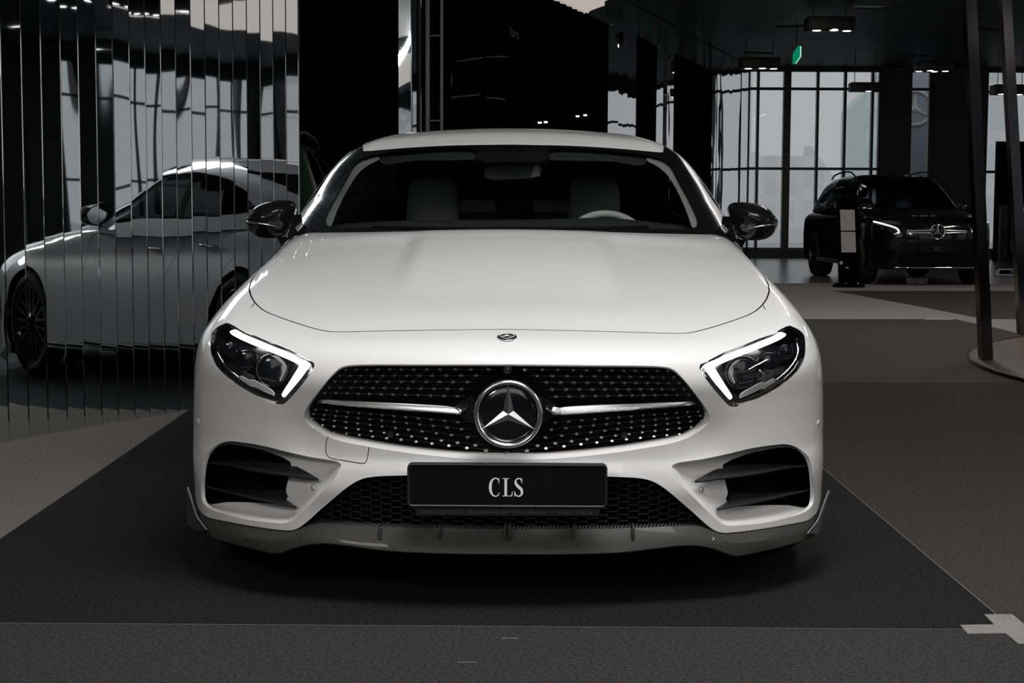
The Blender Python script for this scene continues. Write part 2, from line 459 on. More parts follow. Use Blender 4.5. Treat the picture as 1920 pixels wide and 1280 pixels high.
# the skirt line runs on round the corner to the wheel arch
WF, WR = (.868, .345), (3.815, .345); ARCH = .372
sk_side = low.from_side(curve([(Ps[0,1],Ps[0,2]),(.52,.225),(.56,.215)], n=5)[1:])
Ps = np.concatenate([sk_side[::-1], Ps])
th0 = math.asin((sk_side[-1,2]-WF[1])/ARCH)
a0 = PI-th0 if False else None
def arch(c, r, z_front, z_back, n=40):
    a1 = PI-math.asin((z_front-c[1])/r); a2 = math.asin((z_back-c[1])/r)
    a = np.linspace(a1, a2, n); return low.from_side(np.column_stack([c[0]+r*np.cos(a), c[1]+r*np.sin(a)]))
Pa1 = arch(WF, ARCH, .212, .205); Pa2 = arch(WR, ARCH+.006, .215, .24)
Ps[0] = Pa1[0]
sill = low.from_side(curve([tuple(Pa1[-1,1:]),(2.0,.205),(3.0,.205),tuple(Pa2[0,1:])], step=.06))
sill[0], sill[-1] = Pa1[-1], Pa2[0]
rb = low.from_side(curve([tuple(Pa2[-1,1:]),(4.4,.245),(4.72,.26)], step=.06)); rb[0] = Pa2[-1]
rb2 = []
for xx in (.70,.62,.5,.35,.2,0.0):
    P, ok = hit(g_low, np.array([[xx,5.3,.27]]), np.array([[0,-1.0,0]]), 0, 2, 300); rb2.append(P[0])
rb = np.concatenate([rb, np.array(rb2)]); rb[-1,0] = 0
bottom = np.concatenate([Ps[::-1], Pa1[1:], sill[1:], Pa2[1:], rb[1:]])   # centre front to centre rear
# bonnet
Ph = low.from_px(px(HOOD_F, step=4)); Ph[0,0] = 0
hx = curve([tuple(Ph[-1,:2]),(.826,.84),(.832,1.0),(.832,1.25),(.822,1.5),(.802,1.77)], step=.03)
Phs = low.from_top(hx); Phs[0] = Ph[-1]
cow = curve([(.802,1.77),(.74,1.70),(.6,1.615),(.4,1.55),(.2,1.523),(0,1.515)], step=.03)
Pc = low.from_top(cow); Pc[0] = Phs[-1]; Pc[-1,0] = 0
belt = curve([(.802,1.77),(.828,1.86),(.838,2.0),(.838,2.5),(.836,3.0),(.815,3.5),(.77,3.9),(.68,4.25),(.55,4.42),(.3,4.50),(0,4.52)], step=.05)
Pb = low.from_top(belt); Pb[0] = Phs[-1]; Pb[-1,0] = 0
for P in (Pg, Pl, Pi, bottom, Ph, Phs, Pc, Pb): low.add_curve(P)
uv = low.uv
# shut lines of bumper, wing, doors
def sideline(yz, step=.04): return low.from_side(curve(yz, step))
lamp_top = Pl[np.argmin(((cl-np.array([420,606]))**2).sum(1))]
hood_cor = Ph[np.argmin(((px(HOOD_F, step=4)-np.array([478,567]))**2).sum(1))]
bl1 = low.from_px(px([(420,606),(432,597),(442,592),(455,586.5),(466,581),(478,567)], step=4)); bl1[0], bl1[-1] = lamp_top, hood_cor
lamp_out = Pl[np.argmin(((cl-np.array([394,650]))**2).sum(1))]
a_top = Pa1[np.argmin(np.abs(Pa1[:,1]-.60)+(Pa1[:,2] < .4)*9)]
bl2 = sideline([tuple(lamp_out[1:]),(.52,.66),tuple(a_top[1:])]); bl2[0], bl2[-1] = lamp_out, a_top
def near(P, y): return P[np.argmin(np.abs(P[:,1]-y))]
bA, bB, bC = near(Pb,1.93), near(Pb,2.95), near(Pb,3.62)
sA, sB = near(sill,1.52), near(sill,2.72)
a3 = Pa2[np.argmin(np.abs(Pa2[:,1]-3.46)+(Pa2[:,2] < .35)*9)]
d1 = sideline([tuple(bA[1:]),(1.66,.90),(1.60,.7),(1.58,.5),(1.56,.3),tuple(sA[1:])]); d1[0], d1[-1] = bA, sA
d2 = sideline([tuple(bB[1:]),(2.90,.8),(2.84,.55),(2.78,.35),tuple(sB[1:])]); d2[0], d2[-1] = bB, sB
d3 = sideline([tuple(bC[1:]),(3.72,.86),(3.62,.74),tuple(a3[1:])]); d3[0], d3[-1] = bC, a3
for P in (bl1, bl2, d1, d2, d3): low.add_curve(P)
rbl = sideline([tuple(near(Pa2,4.12)[1:]),(4.25,.62),(4.5,.66),(4.75,.66)])
# centre line edges
low.add_curve(np.column_stack([np.zeros(30), np.linspace(-1,-1,30), np.linspace(0,0,30)])) if False else None
R = low.add_region
R('grille', uv(Pg)); R('lamp', uv(Pl)); R('intake', uv(Pi))
R('hood', np.concatenate([uv(Ph), uv(Phs)[1:], uv(Pc)[1:]]))
R('cabin', np.concatenate([uv(Pc)[::-1], uv(Pb)[1:], [[PI,1.55],[0,1.55]]]))
def cut(P, p, q):
    i = np.argmin(((P-p)**2).sum(1)); j = np.argmin(((P-q)**2).sum(1))
    return P[i:j+1] if i <= j else P[j:i+1][::-1]
# bumper: between skirt, arch up to bl2, lamp, bl1, bonnet front
iA = np.argmin(((Pl[:-1]-lamp_top)**2).sum(1)); iB = np.argmin(((Pl[:-1]-lamp_out)**2).sum(1))
lp = np.roll(Pl[:-1], -iA, 0); k = (iB-iA) % (len(Pl)-1); lamp_arc = lp[:k+1]       # top -> outer corner
bum = np.concatenate([Ps[::-1], cut(Pa1, Pa1[0], a_top)[1:], bl2[::-1][1:], lamp_arc[::-1][1:], bl1[1:], cut(Ph, hood_cor, Ph[0])[1:]])
R('bumper', np.concatenate([uv(bum), [[-.0,uv(Ph[:1])[0,1]]]]))
fen = np.concatenate([bl2, cut(Pa1, a_top, Pa1[-1])[1:], cut(sill, sill[0], sA)[1:], d1[::-1][1:], cut(Pb, bA, Pb[0])[1:], Phs[::-1][1:], cut(Ph, Ph[-1], hood_cor)[1:], bl1[::-1][1:], lamp_arc[1:]])
R('wing', uv(fen))
R('front_door', uv(np.concatenate([d1, cut(sill, sA, sB)[1:], d2[::-1][1:], cut(Pb, bB, bA)[1:]])))
R('rear_door', uv(np.concatenate([d2, cut(sill, sB, sill[-1])[1:], cut(Pa2, Pa2[0], a3)[1:], d3[::-1][1:], cut(Pb, bC, bB)[1:]])))
R('rear_body', np.concatenate([uv(np.concatenate([d3, cut(Pa2, a3, Pa2[-1])[1:], rb[1:]])), uv(cut(Pb, Pb[-1], bC))]))

# seeds
def grid(a0, a1, b0, b1, s):
    A, B = np.meshgrid(np.arange(a0, a1, s), np.arange(b0, b1, s)); return np.column_stack([A.ravel(), B.ravel()])
def clean(P, vox=.010):
    k = np.round(P/vox).astype(int); _, i = np.unique(k, axis=0, return_index=True); return P[np.sort(i)]
s1 = low.from_front(grid(.0,.90,.13,.78,.016)); s1 = s1[s1[:,1] < .7]
s2 = low.from_top(grid(.0,.93,.10,1.9,.024)); s2 = s2[s2[:,2] > .68]
s3 = low.from_side(grid(.35,1.7,.18,.97,.024)); s4 = low.from_side(grid(1.7,4.95,.18,1.0,.05))
s5 = low.from_top(grid(0,.9,3.6,4.97,.06))
o = grid(0,.85,.2,1.0,.05); s6 = hit(g_low, np.column_stack([o[:,0], np.full(len(o),5.3), o[:,1]]), np.repeat([[0,-1.0,0]], len(o), 0), 0, 2.5, 300)[0]
seeds = clean(np.concatenate([s1, s2, s3, s4, s5, s6]), .012)
seeds = seeds[np.isfinite(seeds).all(1)]
# nothing needed inside the cabin hole
tris = low.build(seeds, .008)
print('lower panels', {k: len(v) for k, v in tris.items()})

# ---- materials of the car
M = {}
M['paint'] = mat('white_paint', (.775,.775,.78), .42, 0, 1.0, .02)
M['black'] = mat('gloss_black', (.006,.006,.007), .12, 0, .6, .02)
M['satin'] = mat('satin_black', (.012,.012,.013), .45)
M['fin'] = mat('dark_grey_plastic', (.020,.020,.022), .45, spec=.3)
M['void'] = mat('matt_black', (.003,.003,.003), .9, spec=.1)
M['chrome'] = mat('chrome', (.86,.86,.87), .06, 1.0)
M['chrome_soft'] = mat('satin_chrome', (.72,.72,.74), .22, 1.0)
M['carbon'] = carbon('carbon_weave', 66, c2=(.085,.085,.085), ang=.5, coat=.10)
M['blade'] = mat('blade_chrome', (.88,.88,.89), .24, 1.0)
M['star'] = mat('star_chrome', (.88,.88,.89), .20, 1.0)
M['silver'] = mat('badge_silver', (.75,.75,.76), .5, .3)
M['carbon_fine'] = carbon('carbon_fine', 110, (.0015,.0015,.0015), (.008,.008,.008), .6, .35, .03)
M['glass'] = glass('clear_glass', (.76,.78,.77), .022)
M['dark_glass'] = glass('tinted_glass', (.16,.175,.175), .05)
M['lens'] = glass('lens_cover', (.93,.93,.93), .03)
M['drl'] = emis('running_light', (1,.99,.97), 9.0)
M['rubber'] = noise_bump(mat('tyre_rubber', (.011,.011,.011), .7), 120, .2)
M['rim'] = mat('dark_rim', (.03,.03,.032), .25, .8, .5)
M['rim_edge'] = mat('machined_rim', (.6,.6,.6), .25, 1.0)
M['leather'] = noise_bump(mat('dark_leather', (.34,.34,.35), .5), 300, .15)
M['trim_light'] = mat('pale_trim', (.34,.34,.325), .7)
M['dash'] = noise_bump(mat('dashboard', (.035,.035,.038), .6), 300, .1)
M['plate'] = mat('plate_black', (.0035,.0035,.0045), .5, spec=.12)
M['white_ink'] = mat('white_lettering', (.85,.85,.85), .5)
M['grey_ink'] = mat('grey_lettering', (.10,.095,.09), .5)
M['lamp_dark'] = mat('lamp_bowl', (.012,.012,.014), .2, .3, .4)
M['brake'] = mat('brake_disc', (.35,.35,.35), .35, 1.0)

low.open_pts = np.concatenate([Pg, Pl, Pi, Ps, bl1[:-3], bl2[:-1]])
car = thing('car', 'white four-door coupe facing the camera in front of the mirrored slat wall', 'car', tuple(CAR_LOC), CAR_YAW)
bonnet = low.part('bonnet', tris['hood'], M['paint'], car, gap=.0028)
hl_ = np.concatenate([Ph, Phs[1:]])
hl_ = np.concatenate([(hl_*[-1,1,1])[::-1][:-1], hl_])
strip_on(g_low, hl_, .009, -.0035, 'bonnet_gap_shade', M['void'], bonnet)  # black strip standing in for the shade inside the bonnet gap
bumper = low.part('front_bumper', tris['bumper'], M['paint'], car)
low.part('front_wing', tris['wing'], M['paint'], car, sides=True)
front_doors = low.part('front_door', tris['front_door'], M['paint'], car, sides=True)
rear_doors = low.part('rear_door', tris['rear_door'], M['paint'], car, sides=True)
low.part('rear_body', tris['rear_body'], M['paint'], car)
# ---- glasshouse
zc = np.interp
xs_ = np.linspace(0, .80, 24)
zb = np.interp(xs_, Pc[::-1,0], Pc[::-1,2])-.035
U1 = up.from_front(np.column_stack([xs_, zb]), y0=.9); U1[0,0] = 0
ys_ = np.linspace(2.02, 4.10, 34)
zb2 = np.interp(ys_, Pb[:-8,1], Pb[:-8,2])-.03
U2 = up.from_side(np.column_stack([ys_, zb2]), x0=1.1)
U3 = []
for xx in np.linspace(.58, 0, 14):
    P, ok = hit(g_up, np.array([[xx, 5.4, .99]]), np.array([[0,-1.0,0]]), 0, 2.4, 300); U3.append(P[0])
Ub = curve(np.concatenate([U1, U2, np.array(U3)]), step=.03); Ub[0,0] = Ub[-1,0] = 0
EDGE = [(566,428),(580,400.5),(600,366.6),(629.5,323),(653,289.5),(668,275),(677,269.5)]
Pe = up.from_px(px(EDGE, step=3))
j = np.argmin(((Ub-Pe[0])**2).sum(1)); Pe[0] = Ub[j]
q = Pe[-1]
Pr = up.from_top(curve([tuple(q[:2]),(q[0]+.022,q[1]+.18),(.672,3.0),(.665,3.3),(.63,3.7),(.575,4.05),(.53,4.3),(.50,4.5)], step=.04)); Pr[0] = q
jr = np.argmin(((Ub-Pr[-1])**2).sum(1)); Pr[-1] = Ub[jr]
RF = [(951.7,271),(850,272.5),(770,276.5),(720,280.5),(690,283),(681,283)]
Pf = up.from_px(px(RF, step=4)); Pf[0,0] = 0
c0 = Pf[-1]
Prs = up.from_top(curve([tuple(c0[:2]),(c0[0]+.010,c0[1]+.07),(c0[0]+.022,c0[1]+.25),(.625,3.0),(.615,3.3),(.57,3.7)], step=.04)); Prs[0] = c0
Prr = up.from_top(curve([(.57,3.7),(.45,3.78),(.25,3.84),(0,3.86)], step=.04)); Prr[0] = Prs[-1]; Prr[-1,0] = 0
Pw = up.from_top(curve([(0,3.90),(.25,3.88),(.44,3.83),(.53,3.78),(.535,3.9),(.50,4.2),(.46,4.43),(.3,4.47),(0,4.49)], step=.04, sharp=(3,6))); Pw[0,0] = Pw[-1,0] = 0
CLEAR = [(951.7,303),(905,302),(899,296),(896,284),(886,278),(748,283),(705,289),(680,296),(666,306),(648,337),(629.5,369),(614,399),(611,410),(613,421),(625,426),(700,426),(951.7,424.5)]
Pk = up.from_px(px(CLEAR, step=4, sharp=(0,))); Pk[0,0] = Pk[-1,0] = 0
WTOP = [(951.7,269.5),(850,271.3),(770,275.5),(720,279.5),(690,282),(677,281.5),(668,275)]
DLO = [(2.08,1.022),(2.5,1.024),(3.0,1.030),(3.5,1.046),(3.86,1.080),(3.94,1.105),(3.86,1.155),(3.6,1.243),(3.25,1.305),(2.95,1.322),(2.70,1.310),(2.5,1.262),(2.3,1.177),(2.12,1.075)]
dl = curve(DLO, step=.03, closed=True); Pd = up.from_side(dl); Pd = np.concatenate([Pd, Pd[:1]])
for P in (Ub, Pe, Pr, Pf, Prs, Prr, Pw, Pk, Pd): up.add_curve(P)
def pill(y0, y1, dz=0):
    """the two edges of an upright bar across the side glass"""
    out = []
    for y in (y0, y1):
        top = Pd[np.argmin(np.abs(Pd[:,1]-y)+(Pd[:,2] < 1.15)*9)]; bot = Pd[np.argmin(np.abs(Pd[:,1]-y)+(Pd[:,2] > 1.10)*9)]
        L = up.from_side(np.linspace(bot[1:], top[1:], 8)); L[0], L[-1] = bot, top; out.append(L); up.add_curve(L)
    return out
b1 = pill(2.90, 2.98); b2 = pill(3.58, 3.62)
uu = up.uv; R = up.add_region
def bar_poly(b): return uu(np.concatenate([b[0], b[1][::-1]]))
R('pillar', bar_poly(b1)); R('pillar_rear', bar_poly(b2))
dm = Pd[:-1]
def glassband(y0, y1): 
    lo = [p for p in Pd[:-1] if y0-1e-6 <= p[1] <= y1+1e-6]; return lo
cen = np.array([0,0])
R('side_glass', uu(Pd))
R('clear', uu(Pk)); R('roof', np.concatenate([uu(Pf), uu(Prs)[1:], uu(Prr)[1:], [[PI,1.56],[0,1.56]]]))
R('rear_glass', uu(Pw))
R('trim', np.concatenate([uu(Ub[:j+1]), uu(Pe)[1:], uu(Pr)[1:], uu(Ub[jr:])[1:], [[PI,1.56],[0,1.56]]]))
R('frame', np.concatenate([uu(Pe), uu(Pr)[1:], uu(Ub[j:jr+1])[::-1][1:]]))
t1 = up.from_top(grid(.0,.78,1.5,4.6,.035)); t1 = t1[t1[:,2] > 1.0]
t2 = up.from_side(grid(1.8,4.4,.98,1.40,.035), 1.1); t3 = up.from_front(grid(0,.8,1.0,1.42,.03), .9)
sd = clean(np.concatenate([t1, t2, t3]), .018); sd = sd[np.isfinite(sd).all(1)]
tu = up.build(sd, .012)
print('upper panels', {k: len(v) for k, v in tu.items()})
up.open_pts = Pf
up.part('roof', tu['roof'], M['paint'], car)
up.part('roof_trim', tu['trim'], M['black'], car, gap=.0, lip=.004)
up.part('windscreen', tu['clear'], M['glass'], car, gap=.0, lip=0)
pf_ = up.part('pillar_frame', tu['frame'], M['paint'], car, lip=.004, sides=True)
V, F, N_ = up.panel(tu['frame'], .0, 0, both=False, centre=False)
for s, q in zip((1,-1), pf_): mesh_obj('frame_lining', (V-N_*.014)*[s,1,1], F, M['dash'], q)
up.part('side_window', tu['side_glass'], M['dark_glass'], car, gap=0, lip=0, sides=True)
up.part('window_pillar', tu['pillar'], M['black'], car, gap=0, lip=0, sides=True)
up.part('window_pillar', tu['pillar_rear'], M['black'], car, gap=0, lip=0, sides=True)
up.part('rear_window', tu['rear_glass'], M['dark_glass'], car, gap=0, lip=0)

# ---- helpers working on the front of the car
def shifted(o, g=g_low): return lambda x, y, z: g(x, y-o, z)     # the body pushed back by o
def on(p, o=0.0, g=g_low):
    """points at image positions p on the body surface pushed back by o"""
    d0 = px_car(p); d = d0[1]/np.linalg.norm(d0[1], axis=1)[:,None]
    P, ok = hit(shifted(o, g), d0[0], d, 3.4, 9.0, 500)
    if not ok.all(): print('on(): missed', np.asarray(p).reshape(-1,2)[~ok][:3])
    return P
def sym(P): P = np.array(P); P[:,0] = np.abs(P[:,0]); return P
def rim_loft(name, loop, steps, m, parent, close=True, sharp=40, top=1.0):
    """ring walls: loop and (inset towards the loop centre, depth back) steps"""
    c = loop.mean(0); rows = [loop]
    T = np.roll(loop, -1, 0)-np.roll(loop, 1, 0); T /= np.linalg.norm(T, axis=1)[:,None]
    n = np.cross(T, [0,1.0,0]); n /= np.linalg.norm(n, axis=1)[:,None]
    if ((c-loop)*n).sum() < 0: n = -n
    k_ = (top+(1-top)*sstep(-.75,-.1,n[:,2]))[:,None]
    for ins, dep in steps: rows.append(loop+n*ins*k_+np.array([0,dep,0]))
    V, F = loft(rows, True); return mesh_obj(name, V, F, m, parent, smooth=True, sharp=sharp)

# grille opening: rounded painted lip round the whole opening
gl_full = np.concatenate([Pg, (Pg*[-1,1,1])[::-1][1:-1]])
lipm = rim_loft('grille_surround', gl_full, [(.0015,.004),(.005,.009),(.0095,.014),(.0115,.022),(.0125,.055)], M['paint'], bumper, sharp=80, top=.12)
grille = box_obj('grille_void', (0,.16,.58), (1.14,.01,.30), M['void'])
bpy.data.objects.remove(grille)
grille = None
GR = .030
def gpt(p, o=GR): return on(p, o)
rows_up = [(693,693,[425,520,616,716,820,925,1037,1153,1272,1410,1550,1708]),(704.4,704.4,[372,466,562,660,760,864,975,1085,1202,1328,1460,1597]),
 (715.2,716.5,[325,418,512,610,710,814,925,1028,1147,1268,1387,1518]),(726.3,729.8,[280,376,474,570,672,775,880,988,1100,1217,1337,1465]),
 (736.7,743,[240,340,440,540,643,748,852,963,1075,1188,1308,1430])]
rows_lo = [(767.5,790.8,[155,252,348,447,545,648,753,860,968,1080,1196,1313,1432]),(775.6,804,[137,235,335,432,536,642,748,862,973,1090,1210,1337,1467]),
 (784,819,[122,223,325,428,533,644,752,872,988,1112,1240,1375,1520]),(796.5,834,[215,320,428,538,652,770,890,1018,1147,1285,1430,1590]),
 (809.6,848.5,[320,432,547,668,793,922,1058,1200,1352,1514,1686,1880])]
# backing plate behind the grille
gb = px(GRILLE_O, step=8, sharp=(0,19))
gbp = sym(on(gb, .062)); gbp[0,0] = gbp[-1,0] = 0
full = np.concatenate([gbp, (gbp*[-1,1,1])[::-1][1:-1]])
r = fill2d([(p[0], p[2]) for p in full])
Vb = [(v[0], float(np.interp(abs(v[0]), [0,.3,.45,.55,.62], [.085,.105,.13,.165,.20])), v[1]) for v in r[0]]
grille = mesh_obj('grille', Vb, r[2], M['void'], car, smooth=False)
Vl, Fl = [], []
studs = []
def stud(P, sx=.0052, sz=.0036, d=.006, tilt=0.0):
    Vs, Fs = [], []; studs.append((sx*sz/(4.2+P[1])**2, Vs, Fs))
    """faceted hexagonal pin head"""
    b = len(Vs)
    for s, dy in ((1.0, d), (.95, 0.0), (.55, -.003)):
        for k in range(6):
            a = PI*k/3; Vs.append((P[0]+sx*s*math.cos(a), P[1]+dy+(tilt*sz*s*math.sin(a) if dy < .004 else 0), P[2]+sz*s*math.sin(a)))
    for q in range(2):
        for k in range(6): Fs.append((b+q*6+k, b+q*6+(k+1) % 6, b+q*6+6+(k+1) % 6, b+q*6+6+k))
    Fs.append(tuple(b+12+k for k in range(6)))
allrows = []
for kr, (y0, y1, xs) in enumerate(rows_up+rows_lo):
    X = 560+np.array(xs)/4.8; Y = y0+(y1-y0)*((X-X[0])/(X[-1]-X[0]))**1.08
    P = sym(gpt(np.column_stack([X, Y]))); 
    low5 = y0 > 809
    if low5: P[-1,0] = 0
    allrows.append(P)
    for p in P:
        dd = 1.12-.55*p[0]; tl = (-.26,-.22,-.18,-.14,-.10,.03,.06,.09,.13,.60)[kr]
        stud(p, .0068*dd, .0050*dd, tilt=tl)
        if p[0] > 1e-3: stud(p*[-1,1,1], .0068*dd, .0050*dd, tilt=tl)
    for s in (1,-1):
        Q = np.concatenate([[P[0]+[.02,.008,0]], P])+[0,.007,0]
        if not low5: Q = np.concatenate([Q, [P[-1]+[-.022,.006,0]]])
        tube_geo(Q*[s,1,1], .0014, 6, Vl, Fl)
for A, B in list(zip(allrows[:4], allrows[1:5]))+list(zip(allrows[5:7], allrows[6:8])):
    for i in range(min(len(A), len(B))):
        for s in (1,-1): tube_geo(np.array([A[i]+[0,.008,0], B[i]+[0,.008,0]])*[s,1,1], .0006, 4, Vl, Fl, caps=False)
M['stud'] = mat('stud_chrome', (.70,.70,.71), .24, 1.0)
studs.sort(key=lambda q: -q[0])
for q in studs[:100]: mesh_obj('grille_stud', q[1], q[2], M['stud'], grille, smooth=False)
Vs, Fs = [], []
for q in studs[100:]: Fs += [tuple(k+len(Vs) for k in f) for f in q[2]]; Vs += q[1]
tag(mesh_obj('stud_lattice', Vs, Fs, M['stud'], grille, smooth=False), kind='stuff')
M['bars'] = mat('grille_bar_grey', (.016,.016,.017), .6, spec=.2)
mesh_obj('grille_bars', Vl, Fl, M['bars'], grille)
# chrome blades either side of the star
top = curve([(595.8,753),(604,749.8),(643,751.3),(706,754.5),(789,758.2),(847.5,763),(860,767),(864.6,773)], n=40)
bot = curve([(596.5,754),(622.5,758.8),(685,765),(768,771.5),(830,776),(847.5,777.2),(860,777.7),(864.6,774.5)], n=40)
a = sym(on(top, .012)); b = sym(on(bot, .012)); mid = a*.38+b*.62+[0,-.012,0]; m0 = a*.62+b*.38+[0,-.0045,0]
w_ = np.minimum(np.linspace(0,1,40)*10, 1)[:,None]
rws = [a+[0,.02,0], a, m0*w_+a*(1-w_), mid*w_+a*(1-w_), mid*w_+a*(1-w_)+[0,.001,-.0012], b, b+[0,.02,0]]
V, F = loft([np.array(q) for q in rws])
o1 = mesh_obj('chrome_blade', V, F, M['blade'], grille, smooth=True, sharp=25); mirror_obj(o1)
cap = sym(on([(851,763),(862,761.5),(876,762.5),(873,768),(864,773.5),(858,768)], .010)); c_ = cap.mean(0)+[0,-.004,0]
V = list(cap)+[c_]+list(cap+[0,.02,0]); F = [(i,(i+1)%6,6) for i in range(6)]+[(i,7+i,7+(i+1)%6,(i+1)%6) for i in range(6)]
o1 = mesh_obj('blade_tip', V, F, M['chrome'], grille, smooth=False); mirror_obj(o1)
# dark arms that carry the star to the blades
arm = sym(on(curve([(857,757),(872,750),(885,742),(893,760),(893,790),(880,792),(868,783),(860,780)], n=24, closed=True), .022))
r = fill2d([(p[0], p[2]) for p in arm]); 
o1 = mesh_obj('star_arm', [(v[0], .047, v[1]) for v in r[0]], r[2], M['black'], grille, smooth=False); mirror_obj(o1)
# star
SC = px_at([(953,775.5)], [-.004])[0]; S_ = 4.19/F_PX
star = thing('emblem', None, None) if False else None
V, F = lathe_geo([(.0005,-.004),(.03,-.0035),(.06,-.001),(.080,.003),(.084,.008)], 72, 'y')
disc = mesh_obj('emblem_disc', np.array(V)+SC, [f[::-1] for f in F], M['black'], grille)
V, F = lathe_geo([(.0855+.0072*math.cos(a), .0095*math.sin(a)) for a in np.linspace(0, 2*PI, 17)], 96, 'y')
mesh_obj('emblem_ring', np.array(V)+SC+[0,-.002,0], [f[::-1] for f in F], M['star'], disc)
def star3(R, r, h, m, parent, c, nrm=(0,-1,0), name='star'):
    """three-pointed star with ridges"""
    n = Vector(nrm).normalized(); u = Vector((1,0,0)); v = n.cross(u).normalized(); v = v if v.z > 0 else -v
    P = [Vector(c)+n*h]
    for k in range(6):
        a = PI/2+k*PI/3; rr = R if k % 2 == 0 else r
        P.append(Vector(c)+(u*math.cos(a)+v*math.sin(a))*rr+n*(h*.25 if k % 2 == 0 else 0))
    for k in range(6): P.append(P[1+k]-n*(h*.8))
    F = [(0,1+k,1+(k+1)%6) for k in range(6)]+[(1+k,7+k,7+(k+1)%6,1+(k+1)%6) for k in range(6)]
    me_o = mesh_obj(name, [tuple(p) for p in P], F, m, parent, smooth=False)
    bm = bmesh.new(); bm.from_mesh(me_o.data); bmesh.ops.recalc_face_normals(bm, faces=bm.faces[:]); bm.to_mesh(me_o.data); bm.free(); return me_o
star3(.081, .0165, .0046, M['star'], disc, tuple(SC+np.array([0,-.004,0])))
# camera at the top of the grille, two sensors low down
cp = px_at([(951.5,693)], [.012])[0]
V, F = lathe_geo([(.0005,-.004),(.004,-.004),(.0045,0),(.007,.001),(.0075,-.003),(.0105,-.003),(.011,.02)], 28, 'y')
mesh_obj('front_camera', np.array(V)+cp, [f[::-1] for f in F], M['satin'], grille)
for p in ((731.5,814.5),(1171,815.5)):
    c_ = on([p], .030)[0]; V, F = lathe_geo([(.0005,.002),(.0065,.001),(.0072,-.001),(.0085,-.001),(.0092,.002),(.0092,.03)], 28, 'y')
    mesh_obj('parking_sensor', np.array(V)+c_, [f[::-1] for f in F], M['fin'], grille)

# bonnet badge
bp = on([(952,632)])[0]; bp[0] = 0; bn = grad(g_low, bp[None])[0]; bn[0] = 0
q = Vector((0,-1,0)).rotation_difference(Vector(bn)).to_matrix()
V, F = lathe_geo([(.0005,-.0045),(.015,-.0042),(.024,-.0030),(.0285,.001),(.0285,.006)], 48, 'y')
badge = mesh_obj('badge', [tuple(q@Vector(v)+Vector(bp)) for v in V], [f[::-1] for f in F], M['black'], car)
for R_, w_ in ((.0195,.0010),(.0285,.0012)):
    ring = [tuple(q@Vector((R_*math.cos(t), -.0045 if R_ < .02 else -.001, R_*math.sin(t)))+Vector(bp)) for t in np.linspace(0,2*PI,49)[:-1]]
    V, F = tube_geo(ring, w_, 8, closed=True); mesh_obj('badge_ring', V, F, M['silver'], badge)
star3(.0188, .0026, .0015, M['silver'], badge, tuple(Vector(bp)+Vector(bn)*.0055), tuple(bn), 'badge_star')

